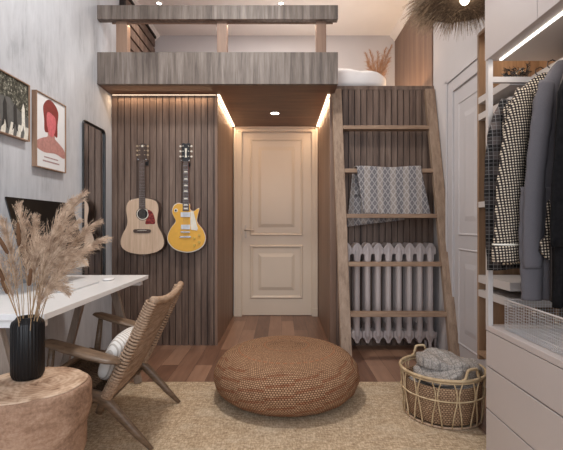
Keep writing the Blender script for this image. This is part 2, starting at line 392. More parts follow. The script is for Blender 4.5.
M['bulb'] = emis('bulb_glow', (1.0, .88, .72), 6.0)
M['spotlens'] = emis('spot_lens', (1.0, .95, .88), 16.0)

# ================================================================ STRUCTURE
XL, XR, YB, ZC, YN = -1.553, 1.393, 5.12, 3.41, -1.6
YP = 3.836; ZU = 2.287
def struct(name, mb, mat, **k): return mb.build(name, mat, kind='structure', **k)
struct('floor', MB().box(XL-.1, XR+.1, YN-.1, YB+.1, -.1, 0), M['floor'])
struct('ceiling', MB().box(XL-.1, XR+.1, YN-.1, YB+.1, ZC, ZC+.1), M['ceiling'])
struct('wall_left', MB().box(XL-.1, XL, YN-.1, YB+.1, 0, ZC), M['plaster'])
struct('wall_right', MB().box(XR, XR+.1, YN-.1, YB+.1, 0, ZC), M['white_wall'])
struct('wall_far', MB().box(XL, XR, YB, YB+.1, 0, ZC), M['white_wall'])
wx0, wx1, wz0, wz1 = -1.15, 1.05, .65, 2.85
struct('wall_near', MB().box(XL, wx0, YN-.1, YN, 0, ZC).box(wx1, XR, YN-.1, YN, 0, ZC).box(wx0, wx1, YN-.1, YN, 0, wz0).box(wx0, wx1, YN-.1, YN, wz1, ZC), M['white_wall'])
wf = MB()
for x in (wx0, -.075, wx1-.05): wf.box(x, x+.05, YN-.07, YN-.02, wz0, wz1)
for z in (wz0, 1.9, wz1-.05): wf.box(wx0+.05, -.075, YN-.07, YN-.02, z, z+.05).box(-.025, wx1-.05, YN-.07, YN-.02, z, z+.05)
struct('window_1', wf, M['frame_white'])
# slatted guitar wall and alcove
def slats(name, x0, x1, yf, z0, z1, pitch, gap=.007, top=0):
    mb = MB(); x = x0; k = 0
    while x < x1-.01:
        w = min(pitch, x1-x); mb.box(x+gap/2, x+w-gap/2, yf, yf+.014, z0, z1-top); x += pitch
    o = struct(name, mb, M['slat'])
    b = MB().box(x0, x1, yf+.0135, yf+.05, z0, z1).build('slat_backing', M['slat_back'], o)
    return o
slats('wall_slats_left', XL, -.60, YP, 0, ZU, .0585)
struct('wall_alcove_left', MB().box(-.605, -.585, YP-.002, YB, 0, ZU), M['smooth_wood'])
struct('wall_alcove_right', MB().box(.442, .50, YP-.002, YB, 0, ZU), M['smooth_wood'])
slats('wall_slats_right', .50, XR, YP+.002, 0, 2.335, .056)
struct('trim_1', MB().box(.442, XR-.001, YP-.002, YP+.02, 2.335, 2.37), M['slat'])     # band capping the slats
# crown moulding
cm = MB()
prof = [(0, 0), (.07, 0), (.07, -.015), (.035, -.045), (.02, -.07), (0, -.07)]
cm.prism(prof, lambda a, b, d: (XR-a, d, ZC+b), 1.0, YB)
cm.prism(prof, lambda a, b, d: (XL+a, d, ZC+b), 3.9, YB)
struct('trim_2', cm, M['ceiling'])
# wood panel wall on right of the loft
struct('wall_panel_right', MB().box(XR-.012, XR, YP+.02, YB, 2.37, ZC-.07), M['smooth_wood'])
pl = MB(); z = 2.41
while z < 3.3:
    pl.box(XL, XL+.035, 4.06, 5.04, z, min(z+.095, 3.335)); z += .118
o = struct('wall_panel_left', pl, M['slat'], bevel=.002, segs=1)
MB().box(XL, XL+.01, 4.05, 5.05, 2.40, 3.335).box(XL, XL+.05, 4.02, 4.06, 2.40, 3.37).box(XL, XL+.05, 4.02, 5.04, 3.335, 3.36).build('panel_backing', M['slat_back'], o)

# door in alcove
def door_panels(mb, fn, a0, a1, b0, b1, k=1.0):
    mb.ring_mould((a0, a1, b0, b1), .04*k, fn, 0, .012*k, .3, .55)
    i = .1
    mb.frustum((a0+i, a1-i, b0+i, b1-i), (a0+i+.04, a1-i-.04, b0+i+.045, b1-i-.045), fn, -.001, .014*k)
def zpx(v, d): return 1.1+(225-v)/F*d
fn = lambda a, b, d: (a, YB-.022-d, b)
dx0, dx1 = -.478, .366; dz1 = 2.225
leaf = MB().box(dx0, dx1, YB-.022, YB, .006, dz1)
door_panels(leaf, fn, -.385, .262, .967, 2.15, .8); door_panels(leaf, fn, -.385, .262, .204, .858)
d1 = struct('door_1', leaf, M['door'])
cs = MB()
for s0, s1, sg in ((dx0-.095, dx0, 1), (dx1, dx1+.069, -1)):
    cs.box(s0, s1, YB-.055, YB, 0, dz1+.0); 
    e = s0 if sg > 0 else s1-.026
    cs.box(e, e+.026, YB-.07, YB-.05, 0, dz1+.055)
    i = s1-.014 if sg > 0 else s0
    cs.box(i, i+.014, YB-.06, YB-.05, 0, dz1)
    cs.box(s0-.0 if sg > 0 else s0-.0, s1, YB-.078, YB-.07, 0, .10)
cs.box(dx0-.095, dx1+.069, YB-.05, YB, dz1, ZU).box(dx0-.05, dx1+.05, YB-.06, YB-.05, dz1, dz1+.014)
cs.box(dx0-.095+.026, dx1+.069-.026, YB-.07, YB-.05, dz1+.04, ZU-.001)
cs.build('door_casing', M['door'], d1, bevel=.003)
hn = MB().box(-.446, -.424, YB-.032, YB-.0225, .94, 1.10)
hn.tube([(-.435, YB-.03, 1.04), (-.435, YB-.085, 1.04), (-.42, YB-.09, 1.042), (-.325, YB-.09, 1.035)], [.012, .012, .013, .010], 8)
hn.build('door_handle', M['satin'], d1, smooth=False, bevel=.003)
# white door in the right wall
fnr = lambda a, b, d: (XR-.02-d, a, b)
leaf = MB().box(XR-.02, XR, 2.33, 3.34, .006, 2.16)
door_panels(leaf, fnr, 2.84, 3.26, 1.02, 2.05, .45); door_panels(leaf, fnr, 2.84, 3.26, .18, .92, .45)
door_panels(leaf, fnr, 2.36, 2.76, 1.02, 2.05, .45); door_panels(leaf, fnr, 2.36, 2.76, .18, .92, .45)
d2 = struct('door_2', leaf, M['door_white'])
MB().box(XR-.035, XR, 3.34, 3.46, 0, 2.28).box(XR-.035, XR, 2.29, 3.34, 2.16, 2.28).box(XR-.045, XR-.035, 3.43, 3.46, 0, 2.28).box(XR-.045, XR-.035, 2.29, 3.46, 2.25, 2.28)\
    .build('door_casing', M['door_white'], d2, bevel=.004)

# ================================================================ LOFT
lf = thing('loft_platform', 'grey-brown wooden loft platform with guard rail above the alcove and guitars', 'loft', (-.5, 3.6, ZU))
MB().box(XL, .476, 3.536, 3.575, ZU, 2.556).build('fascia', M['fascia'], lf, bevel=.002)
MB().box(XL, .476, 3.576, YB-.001, ZU, 2.36).build('deck', M['loft_under'], lf)
MB().box(.477, XR-.013, YP+.021, YB-.001, 2.302, 2.369).build('side_deck', M['fascia'], lf)
RB, RT = 2.834, 2.952
MB().box(XL, .476, 3.536, 3.60, RB, RT).build('guard_rail', M['fascia'], lf, bevel=.002)
for u0, u1 in ((117, 128), (217.3, 227.2), (316, 326)):
    MB().box((u0-281.5)/F*3.6, (u1-281.5)/F*3.6, 3.578, 3.66, 2.36, RB+.04).build('post', M['smooth_wood'], lf, bevel=.002)
MB().box(XL+.1, .44, 3.601, 3.612, RB-.008, RB+.02).build('rail_channel', M['smooth_wood'], lf)
# led strips
def led(name, lab, box, lights, mat='led'):
    o = MB().box(*box).build(name, M[mat]); tag(o, lab, 'strip light'); 
    for a in lights: area(*a)
led('led_strip', 'warm light strip along the top of the slatted guitar wall', (XL+.01, -.60, YP-.006, YP-.002, ZU-.0015, ZU), [('led_guitar_wall_light', (-1.07, YP-.035, ZU-.015), (math.radians(-12), 0, 0), .9, .02, 1.7, WARM)])
led('led_strip', 'warm light strip along the left side of the alcove ceiling', (-.584, -.562, YP-.02, YB-.09, ZU-.008, ZU), [('led_alcove_left_light', (-.56, 4.45, ZU-.015), (0, math.radians(-12), 0), .02, 1.15, 3.2, WARM)])
led('led_strip', 'warm light strip along the right side of the alcove ceiling', (.419, .441, YP-.02, YB-.09, ZU-.008, ZU), [('led_alcove_right_light', (.418, 4.45, ZU-.015), (0, math.radians(12), 0), .02, 1.15, 3.2, WARM)])
area('rail_light', (-.5, 3.635, RB-.012), (0, 0, 0), 1.8, .02, 2.2, WARM)
area('loft_glow_light', (1.28, 4.45, 2.40), (0, math.radians(150), 0), .03, 1.1, 4, WARM)
led('led_strip', 'warm light strip along the loft edge beside the brown wall', (XR-.035, XR-.014, YP+.03, YB-.01, 2.37, 2.376), [])
def downlight(lab, x, y, z, r, power, col, deg=110, ring=True):
    t = thing('recessed_downlight', lab, 'ceiling light', (x, y, z-.006), 'recessed ceiling spots')
    MB().lathe([(r*.78, z-.001), (r, z-.001), (r, z-.006), (r*.78, z-.006), (r*.78, z-.001)], (x, y), 24, caps=False).build('trim_ring', M['frame_white'], t, smooth=False)
    MB().lathe([(r*.76, z-.001), (r*.76, z-.005)], (x, y), 24).build('lens', M['spotlens'], t)
    spot('spot_lamp', (x, y, z-.02), power, col, deg)
downlight('small round ceiling spot in the brown alcove ceiling', -.07, 4.45, ZU, .055, 5, SOFT)
x, y, z = PX(159, 3.5, 4.37); downlight('recessed spot in ceiling above the left end of the loft rail', x, y, ZC, .03, 9, SOFT, 140)
x, y, z = PX(281, 2.5, 4.37); downlight('recessed spot in ceiling above the middle of the loft rail', x, y, ZC, .03, 9, SOFT, 140)

# duvet on loft
def superell(mb, c, h, n1=.35, n2=.35, nu=40, nv=20, fn=None):
    def sg(v, p): return math.copysign(abs(v)**p, v)
    def f(u, v):
        a = u*2*PI; b = (v-.5)*PI
        x = sg(math.cos(b), n1)*sg(math.cos(a), n2); y = sg(math.cos(b), n1)*sg(math.sin(a), n2); z_ = sg(math.sin(b), n1)
        p = [c[0]+h[0]*x, c[1]+h[1]*y, c[2]+h[2]*z_]
        if fn: p = fn(p, x, y, z_)
        return p
    return mb.grid(nu, nv, f, closed_u=True)
def wr(p, x, y, z): 
    w = .010*math.sin(p[0]*23+p[1]*11)+.008*math.sin(p[0]*9-p[1]*31+1)
    return [p[0], p[1]+w*.5, p[2]+(w if z > 0 else 0)]
mb = MB(); superell(mb, (.38, 4.30, 2.482), (.65, .38, .112), .55, .45, 56, 24, wr)
tag(mb.build('duvet', M['sheet'], smooth=True), 'rumpled white duvet lying on the loft beside the rail end', 'bedding')

# ---------------------------------------------------------------- plumes
def bez(p0, p1, p2, t): return p0*(1-t)**2+p1*2*t*(1-t)+p2*t*t
def bent(p0, p2, lift=.5, sag=0):
    p0 = Vector(p0); p2 = Vector(p2); p1 = Vector((p0.x+(p2.x-p0.x)*.25, p0.y+(p2.y-p0.y)*.25, p0.z+(p2.z-p0.z)*lift+sag)); return p0, p1, p2
def plume(mb, B, t0, L, n, w=.0016, hairs=4, spread=.8):
    for i in range(n):
        t = t0+(1-t0)*((i+random.random())/n); p = bez(*B, t); tg = (bez(*B, min(1, t+.02))-bez(*B, t-.02)).normalized()
        r = Vector((random.gauss(0, 1), random.gauss(0, 1), random.gauss(0, 1))); r -= tg*r.dot(tg); r.normalize()
        k = (t-t0)/(1-t0); env = min(1, k*5+.25)*(1-k)**.6+.06
        d = (tg*(.75+.5*k)+r*spread*random.uniform(.25, 1)).normalized(); ln = L*env*random.uniform(.6, 1.1)+.012
        pts = []; q = p.copy()
        for s in range(5):
            pts.append(q.copy()); q = q+d*ln/4; d = (d+Vector((.04, 0, -.11))).normalized()
        sd = d.cross(Vector((0, 1, 0.2))).normalized()
        mb.strip(pts, w, w*.3, sd)
        for h in range(hairs):
            j = random.randint(0, 3); b = pts[j]; dd = (d*1.0+Vector((random.gauss(0, .3), random.gauss(0, .3), random.gauss(0, .3)))).normalized()
            l2 = ln*.28*random.uniform(.5, 1)
            mb.strip([b, b+dd*l2*.5, b+dd*l2+Vector((0, 0, -.15*l2))], w*.7, w*.2, dd.cross(Vector((.1, 1, .1))).normalized())
# loft pampas
lp = PX(377, 80, 4.75)
t = thing('potted_dried_plume', 'brown dried grass tuft in a pot on the loft behind the duvet', 'dried grass', (lp[0], 4.75, 2.37))
MB().lathe([(.05, 2.37), (.07, 2.40), (.07, 2.48), (.04, 2.54), (.032, 2.54), (.03, 2.5)], (lp[0], 4.75), 28).build('pot', M['sheet'], t, smooth=True)
tp = MB(); ts = MB()
for (u, v) in ((365, 53), (370, 50), (378, 52), (386, 48), (392, 45), (367, 62), (390, 58), (382, 60)):
    B = bent((lp[0], 4.75, 2.53), PX(u, v, 4.75+random.uniform(-.06, .06)), .6)
    plume(tp, B, .25, .11, 120, .0035, 2); ts.tube([bez(*B, k/6) for k in range(7)], .002, 5)
tp.build('plume_tuft', M['pampas_dark'], t, fix=False); ts.build('stems', M['stem'], t)

# ================================================================ LADDER
def ly(z): return 3.23+.257*z
ld = thing('loft_ladder', 'wide wooden leaning ladder in front of the white radiator', 'ladder', (.94, 3.4, 0))
dirv = Vector((0, .257, 1)).normalized()
for xc, top in ((.50, 2.33), (1.345, 2.33)):
    MB().beam((xc, ly(.006), .006), (xc, ly(top), top), .085, .05, (0, 1, 0)).build('rail', M['ladder'], ld, bevel=.003)
RZ = (1.981, 1.585, 1.193, .797, .409)
for z in RZ:
    MB().box(.543, 1.303, ly(z)-.03, ly(z)+.05, z-.034, z).build('tread', M['tread'], ld, bevel=.003)
# throw on second tread
def drape(mb, x0, x1, zt, yf, yb, zf, zb, nu=48, seed=0, skew=0, shift=0, spr=0):
    pf = zt-zf; pb = zt-zb; top = yb-yf; tot = pf+top+pb
    def f(u, v):
        s = v*tot; x = x0+(x1-x0)*u
        wv = .006*math.sin(u*19+seed)+.004*math.sin(u*41+seed*2)
        if s < pb: y = yb+wv*(1-s/pb)*1.0+.004; z = zb+s
        elif s < pb+top: k = (s-pb)/top; y = yb+(yf-yb)*k; z = zt+.006*math.sin(PI*k)
        else:
            k = (s-pb-top)/pf; y = yf-.004-abs(wv)*k*1.6-.012*k; z = zt-(s-pb-top)+skew*k*(u-.5)
        return (x+(shift+spr*(u-.3))*max(0, s-pb)+.004*math.sin(s*9+seed), y, z+.006*math.sin(u*7+seed)*(1 if abs(s-pb-top/2) < top else .5))
    return mb.grid(nu, 50, f)
z = RZ[1]; x0 = (355-281.5)/F*(ly(z)-.04); x1 = (419-281.5)/F*(ly(z)-.04)
mb = drape(MB(), x0+.005, x1, z+.012, ly(z)-.042, ly(z)+.062, 1.19, 1.36, seed=1, skew=-.01, shift=.13, spr=.06)
tag(mb.build('throw_blanket', M['throw'], smooth=True, solid=.008), 'grey diamond-patterned throw hanging over the second ladder tread', 'blanket')
# second layer merged below as the blanket's own inner fold
bl = [o for o in COL.objects if o.name == 'throw_blanket'][0]
mb = MB(); mb.grid(30, 20, lambda u, v: (x0+.0-.05*v*(1-u)+u*.46, ly(z)+.085+.006*math.sin(u*22), z+.0-v*.50+.06*u*v))
mb.build('inner_fold', M['throw'], bl, smooth=True, solid=.006)

# ================================================================ RADIATOR
rd = thing('cast_iron_radiator', 'white cast-iron column radiator behind the ladder', 'radiator', (.96, 3.76, 0))
def section(x, h0=.065, h1=.945):
    mb = MB()
    for y in (3.675, 3.735, 3.795):
        mb.tube([(x, y, h0+.02), (x, y, h0+.07), (x, y, h0+.14), (x, y, h1-.14), (x, y, h1-.07), (x, y, h1-.01)], [.008, .026, .024, .024, .026, .010], 12)
    top = [(-.0458, -.045), (-.036, -.034), (-.024, -.014), (-.012, -.002), (.012, -.002), (.024, -.014), (.036, -.034), (.0458, -.045), (.0458, -.098), (.030, -.104), (.026, -.16), (-.026, -.16), (-.030, -.104), (-.0458, -.098)]
    mb.prism([(x+a, h1+b) for a, b in top], lambda a, b, d: (a, d, b), 3.66, 3.81)
    bot = [(-.024, .17), (.024, .17), (.026, .11), (.044, .10), (.044, .05), (.026, .035), (.012, 0), (-.012, 0), (-.026, .035), (-.044, .05), (-.044, .10), (-.026, .11)]
    mb.prism([(x+a, h0+b) for a, b in bot], lambda a, b, d: (a, d, b), 3.67, 3.80)
    return mb
xs = [1.302-.0915*k for k in range(9)]
sec = section(xs[0]).build('section', M['radiator'], rd, bevel=.006, segs=3)
for x in xs[1:]:
    c = sec.copy(); c.location.x += x-xs[0]; COL.objects.link(c); c.parent = rd
MB().tube([(xs[-1], 3.818, .10), (1.33, 3.818, .10)], .016, 10).build('pipe', M['door_white'], rd)
for x in (xs[0], xs[-1]):
    for y in (3.68, 3.79): MB().tube([(x, y, .075), (x, y, .001)], [.016, .012], 8).build('foot', M['radiator'], rd)
MB().tube([(1.33, 3.735, .12), (1.367, 3.735, .12), (1.367, 3.735, .001)], .011, 8).tube([(1.367, 3.735, .09), (1.367, 3.735, .15)], .018, 10).build('valve', M['radiator'], rd, smooth=True)

# ================================================================ MIRROR + PICTURES
my0, my1, mz0, mz1 = 3.244, 3.655, .62, 1.922
def rrect(a0, a1, b0, b1, r, n=6):
    p = []
    for cx, cy, s in ((a1-r, b1-r, 0), (a0+r, b1-r, 1), (a0+r, b0+r, 2), (a1-r, b0+r, 3)):
        for k in range(n+1): a = (s+k/n)*PI/2; p.append((cx+r*math.cos(a), cy+r*math.sin(a)))
    return p
t = thing('wall_mirror', 'tall black-framed mirror with rounded corners beside the slatted wall', 'mirror', (XL+.015, 3.45, mz0))
MB().tube([(XL+.018, a, b) for a, b in rrect(my0+.008, my1-.008, mz0+.008, mz1-.008, .035)], .009, 8, closed=True).build('frame', M['black'], t, smooth=True)
MB().prism(rrect(my0+.01, my1-.01, mz0+.01, mz1-.01, .033), lambda a, b, d: (XL+d, a, b), .002, .012).build('mirror_glass', M['mirror'], t)
def picframe(t, y0, y1, z0, z1, mat, w=.006, dep=.032):
    m = MB(); X0, X1 = XL+.001, XL+dep
    m.box(X0, X1, y0, y0+w, z0, z1).box(X0, X1, y1-w, y1, z0, z1).box(X0, X1, y0+w, y1-w, z0, z0+w).box(X0, X1, y0+w, y1-w, z1-w, z1)
    m.build('frame', mat, t)
M['pic_frame'] = wood('picture_frame_wood', (120, 92, 72), (146, 116, 94), (164, 134, 112), 'z', 2, .5, 30)
M['paper'] = plain('poster_paper', (226, 226, 226), .6, var=.01)
t = thing('framed_portrait_poster', 'framed white poster with abstract red-haired bust on the plaster wall', 'picture', (XL+.016, 2.79, 1.465))
picframe(t, 2.609, 2.968, 1.465, 1.941, M['pic_frame'])
ar = MB().box(XL+.002, XL+.024, 2.615, 2.962, 1.471, 1.935).build('print', M['paper'], t)
def flat(name, poly, col, d, par, base=(0, 0)):
    m = MB(); m.prism(poly, lambda a, b, dd: (XL+dd, a+base[0], b+base[1]), .0242, .0242+d)
    if name not in M: M[name] = plain(name, col, .6, var=.12, nscale=60)
    return m.build(name, M[name], par)
B0 = (2.79, 1.465)
flat('painted_shoulders', catmull([(-.172, .125), (-.165, .165), (-.10, .195), (-.045, .215), (-.04, .25), (.04, .25), (.045, .215), (.10, .19), (.165, .155), (.165, .10), (.05, .115), (-.08, .105)]), (182, 132, 124), .0004, ar, B0)
flat('painted_hair', catmull([(-.075, .24), (-.085, .32), (-.095, .40), (-.04, .455), (.03, .45), (.085, .40), (.075, .31), (.07, .23), (.0, .25)]), (128, 44, 40), .0006, ar, B0)
flat('painted_face', catmull([(-.05, .28), (-.058, .34), (-.04, .375), (.01, .37), (.05, .35), (.05, .28), (.02, .225), (-.02, .225)]), (206, 106, 112), .0008, ar, B0)
flat('printed_line', [(-.085, .072), (.085, .072), (.085, .080), (-.085, .080)], (168, 140, 140), .0004, ar, B0)
flat('printed_line', [(-.10, .045), (.10, .045), (.10, .055), (-.10, .055)], (168, 140, 140), .0004, ar, B0)
t = thing('framed_street_print', 'framed dark print of an abstract striped street left of the portrait', 'picture', (XL+.016, 2.30, 1.603))
picframe(t, 2.06, 2.542, 1.603, 1.945, M['pic_frame'])
M['print_road'] = plain('print_road', (92, 92, 90), .6, var=.15)
ar = MB().box(XL+.002, XL+.024, 2.066, 2.536, 1.609, 1.939).build('print', M['print_road'], t)
B0 = (2.06, 1.609)
n = N('print_trees'); n.col(n.ramp(n.noise(n.mapping(), 55, 5, .7), [(.42, lin((28, 30, 24))), (.56, lin((84, 84, 72))), (.68, lin((206, 204, 190)))])).rough(.6); M['print_trees'] = n.m
flat('print_trees', [(.006, .23), (.2, .20), (.3, .21), (.38, .16), (.475, .13), (.475, .329), (.006, .329)], None, .0004, ar, B0)
for k in range(7):
    a = .02+k*.068; flat('print_stripe', [(a, .002), (a+.04, .002), (a+.052, .075), (a+.022, .075)], (214, 210, 198), .0006, ar, B0)
for a, w, h, c, nm in ((.26, .022, .15, (40, 40, 40), 'print_dark_shape'), (.35, .02, .15, (38, 38, 40), 'print_dark_shape'), (.425, .02, .16, (226, 222, 210), 'print_pale_shape'), (.17, .02, .14, (150, 150, 150), 'print_grey_shape')):
    flat(nm, [(a-w*1.3, .03), (a-w*.3, .05), (a, .08), (a+w*.6, .04), (a+w*1.4, .03), (a+w*.8, .10), (a+w*.7, h+.02), (a, h+.05), (a-w*.7, h+.01), (a-w*.6, .09)], c, .0009, ar, B0)

# ================================================================ GUITARS
def gx(x, y0): return lambda a, b, d: (x+a, y0-d, b)
def guitar_neck(t, fn, w0, w1, z0, z1, d0, d1, frets, mat_f, inlay=None, dots=True):
    MB().prism([(-w0, z0), (w0, z0), (w1, z1), (-w1, z1)], fn, d0-.016, d0+.004).build('neck', M['rosewood'] if mat_f is None else mat_f, t, bevel=.004)
    MB().prism([(-w0, z0), (w0, z0), (w1, z1), (-w1, z1)], fn, d0+.0042, d1).build('fretboard', M['rosewood'], t)
    fr = MB(); L = z1-z0; full = (z1-z0)*1.55
    for k in range(1, frets):
        z = z1-full*(1-2**(-k/12))
        if z < z0: break
        w = w1+(w0-w1)*(z1-z)/L; fr.prism([(-w, z), (w, z), (w, z+.0016), (-w, z+.0016)], fn, d1, d1+.0012)
    fr.build('frets', M['chrome'], t)
    if inlay:
        inl = MB()
        for k in (3, 5, 7, 9, 12, 15, 17):
            z = z1-full*(1-2**(-(k-.5)/12)); 
            if z < z0+.01: continue
            w = (w1+(w0-w1)*(z1-z)/L)*.7; inl.prism([(-w, z-.006), (w, z-.006), (w*.8, z+.006), (-w*.8, z+.006)], fn, d1, d1+.0008)
        inl.build('inlays', M['cream'], t)
# acoustic
gxc, gyb = -1.232, YP-.022
zt, zb = 1.1+(225-198)/F*3.78, 1.1+(225-254.5)/F*3.78
half = [(0, .03), (.03, .10), (.09, .135), (.2, .146), (.32, .138), (.42, .134), (.52, .146), (.65, .180), (.78, .197), (.88, .182), (.955, .13), (.99, .06)]
hl = [(w, zt+(zb-zt)*tt) for tt, w in half]
outline = catmull(hl+[(0, zb)]+[(-a, b) for a, b in reversed(hl)]+[(0, zt)], 5)
def scalep(poly, k, c): return [(c[0]+(a-c[0])*k, c[1]+(b-c[1])*k) for a, b in poly]
fn = gx(gxc, gyb)
t = thing('acoustic_guitar', 'pale spruce acoustic guitar with dark red pickguard hung on the slatted wall', 'guitar', (gxc, gyb-.05, zb))
MB().prism(outline, fn, 0, .092).build('body_back', M['rosewood'], t, bevel=.006, smooth=False)
MB().prism(scalep(outline, .975, (0, (zt+zb)/2)), fn, .0922, .097).build('top', M['spruce'], t)
sz = 1.1+(225-214)/F*3.74
MB().prism(circ(.003, sz, .058, 36), fn, .0971, .0978).build('rosette', M['rosewood'], t)
MB().prism(circ(.003, sz, .052, 36), fn, .0979, .0983).build('rosette_ring', M['cream'], t)
MB().prism(circ(.003, sz, .045, 36), fn, .0984, .0988).build('soundhole', M['gap'], t)
MB().prism(catmull([(.048, sz+.035), (.085, sz+.02), (.108, sz-.03), (.112, sz-.085), (.07, sz-.09), (.028, sz-.088), (.036, sz-.05), (.055, sz-.02)]), fn, .0971, .0986).build('pickguard', M['tortoise'], t)
bz = 1.1+(225-231)/F*3.74
MB().prism(catmull([(-.07, bz+.014), (0, bz+.016), (.07, bz+.014), (.072, bz-.012), (.03, bz-.018), (-.03, bz-.018), (-.072, bz-.012)]), fn, .0971, .104).build('bridge', M['rosewood'], t)
MB().prism([(-.04, bz+.001), (.04, bz+.004), (.04, bz+.007), (-.04, bz+.004)], fn, .104, .108).build('saddle', M['cream'], t)
hz0, hz1 = 1.1+(225-161)/F*3.78, 1.1+(225-144)/F*3.78
guitar_neck(t, fn, .028, .022, sz+.045, hz0, .096, .104, 20, None)
hd = MB().prism([(-.024, hz0), (.024, hz0), (.034, hz0+.03), (.033, hz1-.012), (.015, hz1-.004), (0, hz1), (-.015, hz1-.004), (-.033, hz1-.012), (-.034, hz0+.03)], fn, .078, .096).build('headstock', M['rosewood'], t, bevel=.002)
MB().prism(circ(.0, hz1-.03, .010, 12), fn, .0961, .0968).build('headstock_mark', M['cream'], hd)
def pegs(t, fn, hz0, hz1, w, d, mat, first):
    for s in (-1, 1):
        for k in range(3):
            z = hz0+.045+k*(hz1-hz0-.075)/2
            MB().prism(circ(s*(w+.012), z, .0085, 12), fn, d-.008, d+.002).prism([(s*w*.6, z-.002), (s*(w+.008), z-.002), (s*(w+.008), z+.002), (s*w*.6, z+.002)], fn, d-.006, d).prism(circ(s*w*.62, z, .004, 8), fn, d+.004, d+.012).build('tuning_peg', mat, t)
pegs(t, fn, hz0, hz1, .036, .092, M['brass'], 1)
def strings(t, fn, w0, w1, z0, z1, d0, d1):
    m = MB()
    for k in range(6):
        f = k/5-.5; m.tube([fn(f*w0*2, z0, d0), fn(f*w1*2, z1, d1)], .0006, 4)
    m.build('strings', M['chrome'], t)
strings(t, fn, .024, .018, bz+.006, hz0, .108, .106)
MB().tube([fn(0, zb+.004, .05), fn(0, zb-.008, .05)], .005, 8).build('strap_button', M['chrome'], t)
# hangers
def hanger(x, z, lab):
    t = thing('guitar_wall_hanger', lab, 'wall hook', (x, YP-.012, z), 'guitar hangers on the slatted wall')
    MB().box(x-.02, x+.02, YP-.012, YP-.0005, z-.03, z+.02).build('plate', M['black'], t, bevel=.002)
    MB().tube([(x, YP-.012, z-.004), (x, YP-.07, z-.004)], .006, 8).build('arm', M['chrome'], t)
    MB().tube([(x-.034, YP-.125, z+.012), (x-.034, YP-.118, z), (x-.032, YP-.075, z-.004), (x+.032, YP-.075, z-.004), (x+.034, YP-.118, z), (x+.034, YP-.125, z+.012)], .0055, 8).build('yoke', M['chrome'], t, smooth=True)
hanger(gxc, hz0-.004, 'metal yoke hanger holding the neck of the acoustic guitar')
# electric
exc, eyb = (186.8-281.5)/F*3.78, YP-.035
def ep(p): return ((p[0]/6+160-186.8)*.009, 1.1+(225-(190+p[1]/6))*.009)
pts = [(140, 82), (112, 78), (86, 94), (76, 130), (88, 162), (97, 190), (66, 233), (48, 285), (60, 325), (100, 360), (165, 375), (222, 364), (264, 334), (279, 290), (264, 240), (229, 195), (230, 158), (241, 113), (228, 112), (208, 126), (186, 116), (182, 82)]
ol = catmull([ep(p) for p in pts], 5); cz = sum(p[1] for p in ol)/len(ol)
zb2 = min(p[1] for p in ol)
fn = gx(exc, eyb)
t = thing('electric_guitar', 'yellow gold-top electric guitar hung right of the acoustic guitar', 'guitar', (exc, eyb-.03, zb2))
MB().prism(ol, fn, 0, .044).build('body_back', M['redwood'], t, bevel=.003)
MB().prism(scalep(ol, .995, (0, cz)), fn, .0442, .048).build('binding', M['cream'], t)
MB().prism(scalep(ol, .965, (0, cz)), fn, .0481, .052).build('top', M['gold'], t, bevel=.0015)
def er(a0, b0, a1, b1): (x0, z1), (x1, z0) = ep((a0, b0)), ep((a1, b1)); return [(x0, z0), (x1, z0), (x1, z1), (x0, z1)]
for r in ((130, 134, 186, 163), (132, 208, 186, 236)): MB().prism(er(*r), fn, .0521, .061).build('pickup', M['silver'], t, bevel=.002)
MB().prism(er(130, 247, 186, 256), fn, .0521, .066).build('bridge', M['chrome'], t, bevel=.002)
MB().prism(er(125, 275, 192, 286), fn, .0521, .066).build('tailpiece', M['chrome'], t, bevel=.003)
MB().prism([ep(p) for p in ((188, 128), (206, 130), (232, 232), (226, 243), (192, 238), (188, 200))], fn, .0565, .0585).build('pickguard', M['cream'], t)
for k in ((211, 288), (240, 270), (211, 330), (240, 312)):
    c = ep(k); MB().prism(circ(c[0], c[1], .0115, 16), fn, .0521, .066).build('knob', M['knob_gold'], t, bevel=.002)
c = ep((101, 123)); kk = MB().prism(circ(c[0], c[1], .017, 20), fn, .0521, .0535).build('toggle_plate', M['cream'], t)
MB().prism(circ(c[0], c[1], .008, 12), fn, .0536, .065).build('toggle', M['black'], kk)
hz0, hz1 = 1.1+(225-162)/F*3.78, 1.1+(225-143.5)/F*3.78
guitar_neck(t, fn, .028, .022, ep((0, 126))[1], hz0, .054, .062, 23, M['redwood'], inlay=True)
hd = MB().prism([(-.024, hz0), (.024, hz0), (.035, hz0+.03), (.032, hz1-.035), (.04, hz1-.008), (.02, hz1-.001), (0, hz1-.010), (-.02, hz1-.001), (-.04, hz1-.008), (-.032, hz1-.035), (-.035, hz0+.03)], fn, .042, .058).build('headstock', M['black'], t, bevel=.002)
MB().prism([(-.010, hz0+.035), (.010, hz0+.035), (.005, hz0+.065), (.010, hz1-.05), (-.010, hz1-.05), (-.005, hz0+.065)], fn, .0581, .0586).build('headstock_inlay', M['cream'], hd)
pegs(t, fn, hz0, hz1, .038, .054, M['cream'], 1)
strings(t, fn, .022, .018, ep((0, 280))[1], hz0, .067, .064)
hanger(exc, hz0-.004, 'metal yoke hanger holding the neck of the yellow electric guitar')

